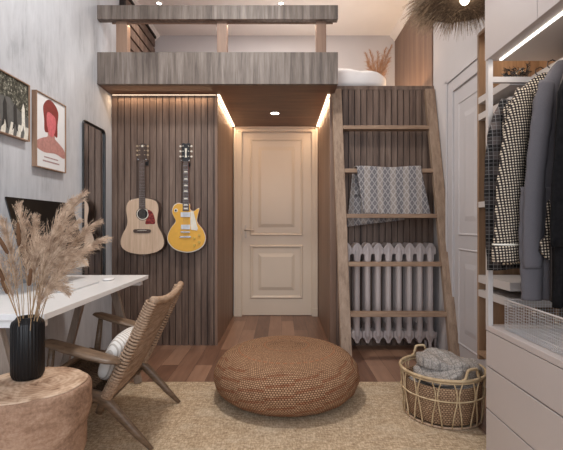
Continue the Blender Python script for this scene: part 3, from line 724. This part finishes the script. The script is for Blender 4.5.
# ================================================================ DESK
DZ = .75
dk = thing('writing_desk', 'white-topped desk with splayed wooden legs against the plaster wall', 'desk', (-1.23, 2.3, 0))
MB().box(XL+.002, -.932, 1.65, 2.94, DZ-.026, DZ).build('desktop', M['desk_top'], dk, bevel=.002)
for y in (1.71, 2.895):
    MB().box(-1.50, -.965, y-.025, y+.025, DZ-.064, DZ-.027).build('cross_beam', M['desk_top'], dk, bevel=.002)
    for xt, xb in ((-1.163, -.985), (-1.353, -1.525)):
        MB().beam((xt, y, DZ-.065), (xb, y, .014), .048, .035, (0, 1, 0)).build('leg', M['desk_wood'], dk, bevel=.003)
# monitor
tl = math.atan2(.112, .41)
_ = 0
mt = thing('desktop_computer', 'large black-screened desktop computer with silver chin on the desk', 'computer', (-1.36, 2.47, DZ))
def mf(a, b, d):   # a along y, b up the panel, d outward
    return (-1.288-b*math.sin(tl)*1.0+d*math.cos(tl), a, .826+b*math.cos(tl)+d*math.sin(tl))
MB().prism(rrect(2.13, 2.81, .0, .435, .012, 3), mf, -.006, 0).build('housing', M['black'], mt, bevel=.002)
MB().prism([(2.132, .055), (2.808, .055), (2.808, .433), (2.132, .433)], mf, .0002, .0012).build('screen', M['screen'], mt)
MB().prism([(2.132, .002), (2.808, .002), (2.808, .054), (2.132, .054)], mf, .0002, .0012).build('chin', M['silver'], mt)
MB().prism([(2.39, .10), (2.55, .10), (2.55, -.04), (2.39, -.04)], lambda a, b, d: (-1.34-.25*b*.6-d, a, .85+b), .0, .004).build('stand_neck', M['silver'], mt)
MB().box(-1.45, -1.27, 2.38, 2.56, DZ+.0005, DZ+.006).beam((-1.37, 2.47, DZ+.004), (-1.335, 2.47, .83), .16, .006, (1, 0, 0)).build('stand_foot', M['silver'], mt, bevel=.002)
kb = thing('keyboard', 'thin white keyboard lying on the desk in front of the screen', 'keyboard', (-1.16, 2.36, DZ))
MB().box(-1.215, -1.10, 2.16, 2.54, DZ+.0005, DZ+.008).build('base', M['silver'], kb, bevel=.002)
km = MB()
for r in range(5):
    for c in range(14): km.box(-1.208+r*.0215, -1.208+r*.0215+.0185, 2.166+c*.0265, 2.166+c*.0265+.0235, DZ+.0082, DZ+.0105)
km.build('keys', M['desk_top'], kb)
mb = MB(); superell(mb, (-1.095, 2.66, DZ+.009), (.03, .052, .0095), .8, .9, 24, 12)
tag(mb.build('computer_mouse', M['desk_top'], smooth=True), 'white computer mouse beyond the keyboard on the desk', 'mouse')

# ================================================================ STUMP + VASE + GRASSES
SX, SY, SZ = -.862, 1.43, .558
def wob(a, z, i): return 1+.035*math.sin(2*a+.6)+.02*math.sin(3*a+z*3)+.012*math.sin(7*a+z*9)+.006*math.sin(15*a)+(.02*math.sin(z*14+a) if z < SZ-.02 else 0)
st = thing('tree_stump_table', 'pale tree-stump side table under the black vase', 'side table', (SX, SY, 0))
prof = [(.15, .013), (.158, .05), (.155, .12), (.165, .20), (.160, .27), (.176, .33), (.173, .40), (.186, .46), (.188, SZ-.02), (.184, SZ-.006), (.178, SZ)]
MB().lathe(prof, (SX, SY), 96, wob).build('trunk', M['stump'], st, smooth=True)
MB().lathe([(.1785, SZ+.0005), (.172, SZ+.003), (.10, SZ+.0035), (.02, SZ+.0035)], (SX, SY), 96, lambda a, z, i: wob(a, SZ, i)).build('cut_top', M['stump_top'], st, smooth=True)
VX, VY, VZ = -.897, 1.485, SZ+.0045
vp = [(.044, 0), (.047, .004), (.0525, .018), (.0525, .188), (.049, .198), (.040, .206), (.037, .211), (.035, .214), (.030, .214), (.028, .20), (.028, .03)]
VS = 60*2
v_ = MB().lathe([(r, VZ+z) for r, z in vp], (VX, VY), VS, lambda a, z, i: (1+.02*math.cos(a*30)) if 1 <= i <= 4 else 1, caps=True).build('vase', M['vase'], smooth=True)
tag(v_, 'tall black ribbed ceramic vase holding dried grasses on the stump', 'vase')
tips = [(84, 194, 1.52, .62), (72, 200, 1.58, .60), (107, 238, 1.46, .55), (98, 222, 1.56, .6), (84, 262, 1.42, .5), (19, 207, 1.50, .66), (35, 219, 1.56, .64), (2, 222, 1.45, .62),
        (58, 228, 1.44, .60), (-14, 246, 1.5, .55), (66, 292, 1.42, .42), (52, 248, 1.60, .6), (92, 246, 1.6, .55), (40, 252, 1.48, .6), (78, 222, 1.44, .6)]
names = ['tall pampas plume pointing highest towards the mirror', 'pampas plume just left of the highest one', 'pampas plume leaning farthest right across the mirror edge', 'pampas plume reaching right, second after the one leaning farthest',
         'pampas plume arching right low over the desktop', 'pampas plume standing upright before the left side of the screen', 'small-tipped pampas plume upright before the middle of the screen', 'pampas plume at the far left edge above the cattails',
         'pampas plume in the middle of the bunch before the screen', 'pampas plume leaning out of the left edge of the bunch', 'pampas plume drooping lowest over the right side of the desk', 'pampas plume at the back of the bunch', 'pampas plume at the back, leaning right over the keyboard',
         'short pampas plume in the centre of the bunch', 'pampas plume at the front, below the highest one']
for i, (u, v, d, L) in enumerate(tips):
    a = 2.399*i; p0 = (VX+.016*math.cos(a), VY+.016*math.sin(a), VZ+.05)
    tip = PX(u, v, d); droop = .10 if v > 250 else .0
    B = bent(p0, tip, .75 if v < 250 else .9, droop+(.03 if u > 80 else 0))
    t = thing('pampas_plume', names[i]+', in the black vase', 'dried grass', p0, 'pampas plumes in the black vase')
    MB().tube([bez(*B, k/8) for k in range(9)], [.0018-.0001*k for k in range(9)], 6).build('stem', M['stem'], t)
    m = MB(); plume(m, B, .40, .10, 190, .0017, 5, .5); m.build('plume', M['pampas'], t, fix=False)
for i, (u, v, u2, v2, d, lab) in enumerate(((18, 222, 19, 246, 1.42, 'upright brown cattail in front of the pampas'), (-2, 236, 8, 254, 1.40, 'brown cattail leaning left, upper one at the left edge'), (-5, 262, 4, 281, 1.38, 'brown cattail leaning left, middle one at the left edge'), (1, 279, 8, 294, 1.41, 'short brown cattail lowest at the left edge'), (31, 268, 29, 286, 1.40, 'small brown cattail low in front of the bunch'))):
    p0 = Vector((VX-.01+.004*i, VY-.012, VZ+.05)); a = Vector(PX(u2, v2, d)); b = Vector(PX(u, v, d))
    t = thing('cattail', lab+', in the black vase', 'cattail', p0, 'cattails in the black vase')
    m = (p0+a)/2+Vector((.01, 0, .02)); MB().tube([p0, m, a, b, b+(b-a)*.25], [.0014, .0013, .0012, .001, .0005], 6).build('stem', M['stem'], t)
    MB().tube([a, a.lerp(b, .1), a.lerp(b, .5), a.lerp(b, .9), b], [.002, .0058, .0065, .005, .001], 10).build('head', M['cattail'], t, smooth=True)
for i, (u, v) in enumerate(((20, 262), (38, 270), (12, 280), (45, 262))):
    p0 = Vector((VX+.008*(i-1.5), VY, VZ+.05)); b = Vector(PX(u, v, 1.45))
    tag(MB().tube([p0, (p0+b)/2+Vector((0, 0, .01)), b], [.0014, .0012, .0006], 6).build('dry_stalk', M['stem']), 'bare straw-coloured stalk among the plumes in the black vase', 'dried stalk', 'bare stalks in the black vase')

# ================================================================ CHAIR
ch = thing('lounge_chair', 'low wooden lounge chair with woven cord back at the desk', 'armchair', (-.88, 2.28, 0.012))
Y0, Y1 = 2.03, 2.57
RZ0 = .014
for y in (Y0, Y1):
    MB().tube([(-.885, y, .19), (-.86, y, .245), (-.80, y, .36), (-.70, y, .57), (-.630, y, .722)], [.014, .021, .02, .018, .013], 10, flat=(1.15, .8)).build('back_rail', M['chair_wood'], ch, smooth=True)
    MB().tube([(-.93, y, .295), (-.87, y, .27), (-.80, y, .20), (-.70, y, .09), (-.625, y, RZ0)], [.018, .026, .025, .019, .011], 12, flat=(1, .85)).build('leg', M['chair_wood'], ch, smooth=True)
    MB().tube([(-1.105, y, .535), (-1.125, y, .36), (-1.155, y, RZ0)], [.014, .019, .012], 12, flat=(1, .85)).build('leg', M['chair_wood'], ch, smooth=True)
    MB().tube([(-1.17, y, .335), (-1.0, y, .30), (-.86, y, .245)], [.016, .017, .016], 10).build('seat_rail', M['chair_wood'], ch, smooth=True)
    yc = y+(-.012 if y == Y0 else .012); dz_ = -.014 if y == Y0 else 0
    am = MB(); top = [(-1.15, yc, .554+dz_), (-1.12, yc, .549+dz_), (-1.03, yc, .522+dz_), (-.92, yc, .490+dz_), (-.83, yc, .468+dz_), (-.765, yc, .455+dz_)]
    am.tube(top, [.026, .048, .056, .060, .054, .030], 16, flat=(.30, 1.0), up=(0, 0, 1)); am.build('armrest', M['chair_wood'], ch, smooth=True)
MB().tube([(-1.17, Y0, .335), (-1.17, Y1, .335)], .017, 10).build('front_rail', M['chair_wood'], ch, smooth=True)
MB().tube([(-.872, Y0, .222), (-.872, Y1, .222)], .016, 10).build('rear_rail', M['chair_wood'], ch, smooth=True)
def bsag(s): return 1-(2*s-1)**2
m = MB(); nr = 42
rail = [(-.872, .222), (-.80, .36), (-.70, .57), (-.625, .735)]
def rp(k):
    k *= 3; i = min(2, int(k)); f = k-i; return (rail[i][0]+(rail[i+1][0]-rail[i][0])*f, rail[i][1]+(rail[i+1][1]-rail[i][1])*f)
for k in range(nr):
    x, z = rp(k/(nr-1)); kk = k/(nr-1); pts = []
    for j in range(13):
        s = j/12; hb = .0035*(1 if (k+j) % 2 else -1)*.6
        pts.append((x+.008*bsag(s)+.002, Y0-.012+(Y1-Y0+.024)*s, z+.004-.03*bsag(s)*kk**3+hb*.5))
    m.tube(pts, .0054, 6)
m.build('woven_back', M['cord'], ch, smooth=True)
m = MB(); m2 = MB()
for k in range(5, nr-1):
    x, z = rp(k/(nr-1))
    for y in (Y0, Y1):
        tt = Vector((.25, 0, .52)).normalized(); u = Vector((0, 1, 0)); w = tt.cross(u)
        (m if y == Y0 else m2).tube([Vector((x, y, z))+u*math.cos(a)*.0235+w*math.sin(a)*.0245 for a in [2*PI*q/10 for q in range(10)]], .0062, 5, closed=True)
m.build('cord_wrapping', M['cord'], ch, smooth=True); m2.build('cord_wrapping', M['cord'], ch, smooth=True)
x, z = rp(1.0)
m = MB().tube([(x+.008*bsag(s)+.006, Y0-.01+(Y1-Y0+.02)*s, z+.004-.03*bsag(s)) for s in [q/12 for q in range(13)]], .019, 10)
m.build('top_roll', M['cord'], ch, smooth=True)
m = MB(); nn = 52
for k in range(nn):
    s = k/(nn-1); x = -1.165+.285*s; z = .338-.092*s
    m.tube([(x, Y0+(Y1-Y0)*q/6, z-.02*bsag(q/6)) for q in range(7)], .0045, 5)
for k in range(40):
    y = Y0+.02+(Y1-Y0-.04)*k/39
    m.tube([(-1.17+.29*q/8, y, .346-.094*q/8-.02*bsag((y-Y0)/(Y1-Y0))+.004*(-1)**(q+k)) for q in range(9)], .003, 5)
m.build('woven_seat', M['cord_dark'], ch, smooth=True)
# cushion
mb = MB()
def cf(p, x, y, z):
    q = Vector((p[0], 0, p[2])); q = Matrix.Rotation(math.radians(25), 3, 'Y') @ q
    k = 1-.10*(abs(x)**2*abs(y)**2)
    return [-.872+q.x, 2.285+p[1]*k, .408+q.z]
superell(mb, (0, 0, 0), (.055, .185, .125), .62, .7, 40, 24, lambda p, x, y, z: cf(p, x, y, z))
tag(mb.build('striped_cushion', M['cushion'], smooth=True), 'white cushion with thin stripes on the lounge chair seat', 'cushion')

# ================================================================ RUG + POUF
tag(MB().box(-1.30, 1.06, -.2, 2.92, .0005, .011).build('rug', M['rug'], bevel=.003), 'large beige woven jute rug on the wood floor', 'rug')
pxc, pyc = (286.5-281.5)/F*2.715, 2.715
pr = [(.02, .012), (.26, .013), (.34, .018), (.405, .045), (.445, .085), (.462, .13), (.464, .165), (.452, .205), (.425, .243), (.385, .275), (.33, .298), (.26, .316), (.18, .326), (.10, .330), (.05, .331), (.006, .331)]
prs = catmull(pr, 4, closed=False)
tot = sum(math.hypot(prs[i+1][0]-prs[i][0], prs[i+1][1]-prs[i][1]) for i in range(len(prs)-1))
mb = MB().lathe(prs, (pxc, pyc), 128, lambda a, z, i: 1+.006*math.sin(a*17+z*40)*(1 if .04 < z < .27 else 0))
for k, uv in mb.uv.items(): mb.uv[k] = tuple((a, b/tot*1.0) for a, b in uv)
tag(mb.build('knitted_pouf', M['pouf'], smooth=True), 'large round brown knitted pouf on the jute rug', 'pouf')

# ================================================================ BASKET
BX, BY, BR = .930, 2.435, .233
bk = thing('wicker_laundry_basket', 'round open cane basket with two handles beside the white drawers', 'basket', (BX, BY, .012))
lin_p = [(.02, .016), (.18, .016), (.200, .032), (.206, .10), (.209, .16), (.212, .225), (.207, .228), (.202, .22), (.19, .06)]
MB().lathe(lin_p, (BX, BY), 72, lambda a, z, i: 1+.006*math.sin(a*8)).build('woven_liner', M['rattan'], bk, smooth=True)
def ringpts(r, z, n=48): return [(BX+r*math.cos(2*PI*k/n), BY+r*math.sin(2*PI*k/n), z) for k in range(n)]
MB().tube(ringpts(BR, .278), .0085, 8, closed=True).tube(ringpts(BR-.006, .262), .005, 8, closed=True).build('rim', M['cane'], bk, smooth=True)
MB().tube(ringpts(.228, .165), .0045, 8, closed=True).build('hoop', M['cane'], bk, smooth=True)
MB().tube(ringpts(.208, .019), .006, 8, closed=True).build('base_hoop', M['cord'], bk, smooth=True)
m = MB(); nb = 26
for k in range(nb):
    a0 = 2*PI*k/nb; sg = 1 if k % 2 else -1; pts = []
    for q in range(9):
        f = q/8; z = .275-.257*f; r = BR+(-.004-.006*f-.010*f*f); a = a0+sg*.085*math.sin(PI*f*1.0)+sg*.03*math.sin(2*PI*f)
        pts.append((BX+r*math.cos(a), BY+r*math.sin(a), z))
    m.tube(pts, .0042, 6)
m.build('cane_ribs', M['cane'], bk, smooth=True)
for ang in (103, -70):
    a = math.radians(ang); w = .26; pts = []
    for da, z in ((-w, .283), (-w*.75, .29), (-w*.55, .325), (-w*.4, .336), (0, .338), (w*.4, .336), (w*.55, .325), (w*.75, .29), (w, .283)):
        pts.append((BX+(BR)*math.cos(a+da*1.0), BY+(BR)*math.sin(a+da*1.0), z))
    MB().tube(catmull(pts, 3, closed=False), .0075, 8).build('handle', M['cane'], bk, smooth=True)
# throw in basket
mb = MB()
def fold(cx, cy, cz, hx, hy, hz, rot, seed, amp=.012):
    def fn(p, x, y, z):
        q = Matrix.Rotation(rot, 2) @ Vector((p[0], p[1])); w = amp*(math.sin(p[0]*26+seed)*math.cos(p[1]*17+seed*2)+.6*math.sin(p[0]*55+p[1]*40+seed))
        return [cx+q.x, cy+q.y, cz+p[2]+(w if z > -.2 else w*.3)+.03*math.sin(p[0]*7+seed)*(1 if z > 0 else .4)]
    superell(mb, (0, 0, 0), (hx, hy, hz), .5, .6, 64, 28, fn)
fold(BX, BY, .18, .175, .17, .05, .2, 0)
fold(BX+.02, BY-.02, .245, .175, .14, .030, .3, 1.3)
fold(BX+.03, BY-.01, .300, .175, .12, .026, -.2, 2.4)
fold(BX+.09, BY-.02, .285, .12, .11, .026, .5, 4.0)
tag(mb.build('folded_throw', M['throw2'], smooth=True), 'grey checked throw bundled in the cane basket', 'blanket')

# ================================================================ WARDROBE
WX, WY = .954, 1.95; CZ = .636; UZ = 1.866; NY = .45
wd = thing('built_in_wardrobe', 'white built-in wardrobe with drawers, open hanging space and top cabinets', 'wardrobe', (WX+.2, 1.2, .012))
MB().box(WX+.022, XR-.002, NY, WY, .012, CZ-.024).build('drawer_carcass', M['gap'], wd)
MB().box(WX+.021, XR-.002, WY-.0, WY+.012, .012, CZ-.0245).build('end_panel', M['lacquer'], wd)
MB().box(WX, XR-.002, NY, WY+.012, CZ-.024, CZ).build('counter', M['lacquer'], wd, bevel=.001)
for y0, y1 in ((1.02, WY+.012), (NY, 1.016)):
    for z0, z1 in ((.449, .608), (.251, .442), (.052, .244)):
        MB().box(WX+.002, WX+.021, y0, y1, z0, z1).build('drawer', M['lacquer'], wd, bevel=.001)
MB().box(WX+.03, XR-.002, NY, WY-.01, .012, .05).build('plinth', M['lacquer'], wd)
MB().box(XR-.02, XR-.002, NY, WY, CZ+.001, UZ-.001).build('back_panel', M['closet_wood'], wd)
MB().box(WX, WX+.022, WY-.012, WY+.012, CZ, UZ).build('front_post', M['frame_white'], wd)
MB().box(WX+.022, XR-.002, NY, WY+.01, UZ, 3.0).build('upper_carcass', M['lacquer'], wd)
for y0, y1 in ((1.562, WY+.012), (1.0, 1.559), (NY, .997)):
    MB().box(WX-.004, WX+.021, y0, y1, UZ-.001, 3.0).build('cabinet_door', M['lacquer'], wd, bevel=.001)
MB().box(1.155, 1.18, NY, WY-.01, 1.755, 1.79).build('garment_rail', M['frame_white'], wd, bevel=.002)
MB().box(WX+.022, XR-.022, WY-.01, WY+.01, 1.76, 1.785).build('rail_support', M['frame_white'], wd)
led('led_strip', 'bright light strip under the upper wardrobe cabinet', (1.007, 1.018, NY+.05, WY-.01, UZ-.006, UZ), [('wardrobe_strip_light', (1.012, 1.25, UZ-.012), (0, 0, 0), .015, 1.3, 1.6, (1, .90, .80))], 'led_white')
# shelf unit beyond
UX, UY = 1.072, 2.28
sh = thing('open_shelf_unit', 'narrow wood-lined open shelves beyond the hanging clothes', 'shelves', (1.23, 2.12, .37))
MB().box(UX, XR-.05, UY, UY+.02, .37, 2.14).build('side_panel', M['closet_wood'], sh)
MB().box(XR-.048, XR-.046, WY+.013, UY, .40, 2.12).build('back_panel', M['closet_wood'], sh)
for z0, z1, mt_ in ((2.12, 2.14, 'closet_wood'), (1.755, 1.79, 'frame_white'), (1.665, 1.70, 'frame_white'), (1.195, 1.225, 'frame_white'), (.79, .83, 'frame_white'), (.715, .75, 'frame_white'), (.40, .42, 'closet_wood')):
    MB().box(UX-.004, XR-.05, WY+.014, UY-.001, z0, z1).build('shelf', M[mt_], sh)
for x in (UX+.11, UX+.22): MB().box(x, x+.018, WY+.03, UY-.001, .42, .714).build('divider', M['closet_wood'], sh)
area('shelf_light', (1.22, 2.12, 2.11), (0, 0, 0), .25, .02, .7, (1, .78, .55))
# twig ornament
m = MB(); tx, ty, tz = 1.19, 2.12, 1.791
random.seed(3)
def twig(p, d, l, r, dep):
    q = p+d*l; m.tube([p, (p+q)/2+Vector((random.gauss(0, .004), 0, random.gauss(0, .003))), q], [r, r*.8, r*.5], 5)
    if dep: 
        for k in range(3): twig(p.lerp(q, random.uniform(.4, 1)), (d+Vector((random.gauss(0, .9), random.gauss(0, .4), random.gauss(0, .6)))).normalized(), l*.62, r*.75, dep-1)
for k in range(5): twig(Vector((tx, ty, tz+.012)), Vector((random.uniform(-1, 1), random.uniform(-.4, .4), random.uniform(.4, 1))).normalized(), .065, .004, 3)
m.box(tx-.02, tx+.02, ty-.02, ty+.02, tz, tz+.014)
tag(m.build('twig_ornament', M['black']), 'black branching twig ornament on the top shelf beyond the clothes', 'ornament')
# wire tray
wt = thing('wire_mesh_basket', 'white-rimmed wire mesh basket on the counter below the clothes', 'basket', (1.17, 1.62, CZ))
a0, a1, b0, b1, z0, z1 = .989, 1.34, 1.30, 1.86, CZ+.004, .77
MB().tube([(a0, b0, z1), (a1, b0, z1), (a1, b1, z1), (a0, b1, z1)], .004, 6, closed=True).build('rim', M['frame_white'], wt)
m = MB(); r = .0009; k = a0
def wire(p, q): m.tube([p, q], r, 3)
st_ = .012
for i in range(int((b1-b0)/st_)+1):
    y = b0+i*st_
    for x in (a0, a1): wire((x, y, z0), (x, y, z1))
    wire((a0, y, z0), (a1, y, z0))
for i in range(int((a1-a0)/st_)+1):
    x = a0+i*st_
    for y in (b0, b1): wire((x, y, z0), (x, y, z1))
    wire((x, b0, z0), (x, b1, z0))
for i in range(int((z1-z0)/st_)+1):
    z = z0+i*st_
    for x in (a0, a1): wire((x, b0, z), (x, b1, z))
    for y in (b0, b1): wire((a0, y, z), (a1, y, z))
m.build('mesh', M['silver'], wt)

# ---------------------------------------------------------------- clothes
HX = 1.168
def body(mb, y, wl, zs, zbm, th=.028, seed=0, flare=0, neck=.05, folds=.006, kf=7, xoff=0, drop=.075):
    levels = []; nz = 34
    for i in range(nz+1):
        f = i/nz; z = zs-(zs-zbm)*f
        dz = zs-z
        w = neck+(wl-neck)*min(1, dz/drop)**.75 + flare*f
        t_ = th*min(1, .35+dz/.10)
        levels.append((z, w, t_, f))
    seg = 64; b = len(mb.v)
    for z, w, t_, f in levels:
        for k in range(seg):
            a = 2*PI*k/seg; ca, sa = math.cos(a), math.sin(a)
            x = w*math.copysign(abs(ca)**.8, ca); yy = t_*math.copysign(abs(sa)**.9, sa)
            yy += folds*math.sin(x*kf*9+seed+f*1.5)*min(1, f*3)*(1 if abs(ca) < .97 else .3)
            mb.v.append((HX+xoff+x+.004*math.sin(f*9+seed), y+yy, z+.006*math.sin(a*3+seed)*(1 if f > .97 else 0)))
    for i in range(nz):
        for k in range(seg):
            k2 = (k+1) % seg; mb.f.append((b+i*seg+k, b+i*seg+k2, b+(i+1)*seg+k2, b+(i+1)*seg+k))
    mb.f.append(tuple(b+k for k in range(seg))); mb.f.append(tuple(b+nz*seg+k for k in reversed(range(seg))))
def sleeve(mb, pts, rs, fl=.5, seed=0):
    P = catmull(pts, 6, closed=False); n = len(P); R = []
    for i in range(n):
        f = i/(n-1)*(len(rs)-1); j = min(len(rs)-2, int(f)); R.append((rs[j]+(rs[j+1]-rs[j])*(f-j))*(1+.05*math.sin(i*2.1+seed)))
    mb.tube(P, R, 18, flat=(1, fl), up=(1, 0, 0))
def hangr(t, y, zs):
    MB().tube([(HX-.09, y, zs-.09), (HX-.03, y, zs-.035), (HX, y, zs-.02), (HX+.03, y, zs-.035), (HX+.09, y, zs-.09)], .005, 6).tube(
        [(HX, y, zs+.004), (HX, y, 1.765), (HX-.022, y, 1.785), (HX-.020, y, 1.803), (HX, y, 1.812), (HX+.020, y, 1.803), (HX+.020, y, 1.79)], .0022, 6).build('hanger', M['black'], t)
def cloth(name, lab, cat, y, zb_): return thing(name, lab, cat, (HX, y, zb_), 'clothes on the wardrobe rail')
t = cloth('plaid_shirt', 'charcoal plaid shirt hanging farthest along the rail', 'shirt', 1.895, .89)
m = MB(); body(m, 1.895, .21, 1.72, .90, .024, 1, drop=.12); m.build('shirt_body', M['plaid'], t, smooth=True)
m = MB(); sleeve(m, [(1.02, 1.885, 1.655), (.975, 1.88, 1.52), (.95, 1.875, 1.30), (.952, 1.87, .90)], [.036, .048, .044, .036]); m.build('sleeve', M['plaid'], t, smooth=True)
hangr(t, 1.895, 1.71)
t = cloth('houndstooth_coat', 'black and cream houndstooth coat with turned-up cuff on the rail', 'coat', 1.80, .90)
m = MB(); body(m, 1.81, .21, 1.755, .93, .026, 2, drop=.15); m.build('coat_body', M['houndstooth'], t, smooth=True)
m = MB(); sleeve(m, [(1.03, 1.775, 1.67), (.995, 1.768, 1.53), (.962, 1.765, 1.30), (.946, 1.762, 1.06), (.942, 1.76, .975)], [.036, .052, .054, .054, .054], .5); m.build('sleeve', M['houndstooth'], t, smooth=True)
m = MB(); m.tube([(.944, 1.76, 1.015), (.944, 1.76, .99), (.944, 1.76, .945)], [.060, .062, .060], 20, flat=(1, .52), up=(1, 0, 0)); m.build('cuff', M['houndstooth'], t, smooth=True, bevel=.004)
m = MB(); m.tube([(.944, 1.76, 1.016), (.944, 1.76, 1.022)], [.0605, .0605], 20, flat=(1, .53), up=(1, 0, 0)); m.build('cuff_edge', M['cream'], t)
hangr(t, 1.81, 1.745)
t = cloth('grey_suit', 'blue-grey suit trousers and jacket hanging before the houndstooth coat', 'suit', 1.70, .80)
m = MB(); body(m, 1.70, .135, 1.765, 1.02, .028, 3, flare=.05, drop=.16); m.build('jacket', M['grey_suit'], t, smooth=True)
m = MB(); sleeve(m, [(1.055, 1.668, 1.67), (1.03, 1.662, 1.52), (1.002, 1.66, 1.28), (.992, 1.66, 1.05), (.994, 1.662, .93)], [.030, .040, .038, .038, .036], .5); m.build('sleeve', M['grey_suit'], t, smooth=True)
for xx, w in ((1.005, .052), (1.085, .05)):
    m = MB(); sleeve(m, [(xx+.01, 1.69, 1.25), (xx, 1.685, 1.05), (xx-.004, 1.68, .90), (xx-.004, 1.68, .80)], [w, w, w*.85, w*.76], .5, xx*9); m.build('trouser_leg', M['grey_suit'], t, smooth=True)
m = MB(); m.prism([(1.036, 1.19), (1.044, 1.20), (1.052, 1.14), (1.05, 1.05), (1.028, 1.05)], lambda a, b, d: (a, 1.640-d, b), 0, .004)
m.build('patterned_lining', M['houndstooth'], t)
m = MB(); m.prism([(1.005, 1.04), (1.025, 1.06), (1.055, 1.05), (1.052, .97), (1.03, .965), (1.0, 1.0)], lambda a, b, d: (a, 1.634-d, b), 0, .012); m.build('patterned_cuff', M['houndstooth'], t, bevel=.002)
hangr(t, 1.70, 1.755)
t = cloth('taupe_jacket', 'dark taupe jacket between the grey suit and the black coat', 'jacket', 1.61, .80)
m = MB(); body(m, 1.61, .105, 1.76, .80, .026, 5, flare=.035, drop=.16, folds=.010, kf=10); m.build('jacket_body', M['taupe_cloth'], t, smooth=True)
hangr(t, 1.61, 1.75)
for y, w, lab, sd in ((1.555, .145, 'black long knit coat hanging in front of the taupe jacket at the right frame edge', 7),):
    t = cloth('black_coat', lab, 'coat', y, .80)
    m = MB(); body(m, y, w, 1.76, .80, .026, sd, flare=.02, drop=.16, folds=.012, kf=12); m.build('coat_body', M['black_cloth'], t, smooth=True)
    m = MB(); sleeve(m, [(HX-w+.03, y-.02, 1.62), (HX-w, y-.02, 1.3), (HX-w-.01, y-.02, 1.02)], [.024, .032, .03], .5); m.build('sleeve', M['black_cloth'], t, smooth=True)
    hangr(t, y, 1.75)

# ================================================================ PENDANT LAMP
LX, LY, LZ = 1.03, 2.36, 2.375
lm = thing('pendant_lamp', 'shaggy dried-grass pendant lampshade hanging near the wardrobe', 'pendant lamp', (LX, LY, LZ))
random.seed(11)
m = MB()
for i in range(3600):
    a = random.uniform(0, 2*PI); r0 = random.uniform(.08, .23); z0 = LZ+random.uniform(-.02, .10)*(1-r0*2)
    d = Vector((math.cos(a+random.gauss(0, .5)), math.sin(a+random.gauss(0, .5)), random.uniform(-.25, .3))).normalized()
    ln = random.uniform(.06, .14); p = Vector((LX+r0*math.cos(a), LY+r0*math.sin(a), z0)); pts = []
    for s in range(4):
        pts.append(p.copy()); p = p+d*ln/3; d = (d+Vector((0, 0, -.22))).normalized()
    if max(q.x for q in pts) > XR-.015: continue
    m.strip(pts, .0040, .0010, d.cross(Vector((random.gauss(0, 1), random.gauss(0, 1), random.gauss(0, 1)))).normalized())
for i in range(1300):
    a = random.uniform(0, 2*PI); r0 = random.uniform(.17, .235); d = Vector((math.cos(a)*.75, math.sin(a)*.75, random.uniform(-.7, -.1))).normalized()
    ln = random.uniform(.07, .15); p = Vector((LX+r0*math.cos(a), LY+r0*math.sin(a), LZ-.015)); pts = []
    for k in range(4):
        pts.append(p.copy()); p = p+d*ln/3; d = (d+Vector((0, 0, -.14))).normalized()
    if max(q.x for q in pts) > XR-.015: continue
    m.strip(pts, .0036, .0008, d.cross(Vector((random.gauss(0, 1), random.gauss(0, 1), random.gauss(0, 1)))).normalized())
m.build('fringe', M['grass'], lm, fix=False)
m = MB()
for i in range(1500):
    a = random.uniform(0, 2*PI); r0 = random.uniform(.03, .235); p = Vector((LX+r0*math.cos(a), LY+r0*math.sin(a), LZ-.03+random.uniform(-.006, .01)+.03*(1-r0/.23)))
    aa = a+PI/2+random.gauss(0, .5); d = Vector((math.cos(aa), math.sin(aa), random.gauss(0, .08)))
    m.strip([p, p+d*.03+Vector((0, 0, -.004)), p+d*.06], .003, .0015, Vector((math.cos(a), math.sin(a), .2)))
m.lathe([(.03, LZ+.01), (.12, LZ-.005), (.225, LZ-.03), (.235, LZ-.01), (.13, LZ+.06), (.03, LZ+.10)], (LX, LY), 32, caps=False)
m.build('woven_underside', M['grass_dark'], lm, fix=False)
m = MB(); superell(m, (LX, LY, LZ-.008), (.026, .026, .03), 1, 1, 20, 12); m.build('bulb', M['bulb'], lm, smooth=True)
MB().tube([(LX, LY, LZ+.02), (LX, LY, ZC-.02)], .003, 6).build('cord', M['black'], lm)
MB().lathe([(.045, ZC-.02), (.05, ZC-.001)], (LX, LY), 24).build('ceiling_rose', M['frame_white'], lm)
l = bpy.data.lights.new('pendant_light', 'POINT'); l.energy = .5; l.color = (1, .85, .68); l.shadow_soft_size = .03
o = bpy.data.objects.new('pendant_light', l); COL.objects.link(o); o.location = (LX, LY, LZ-.06)
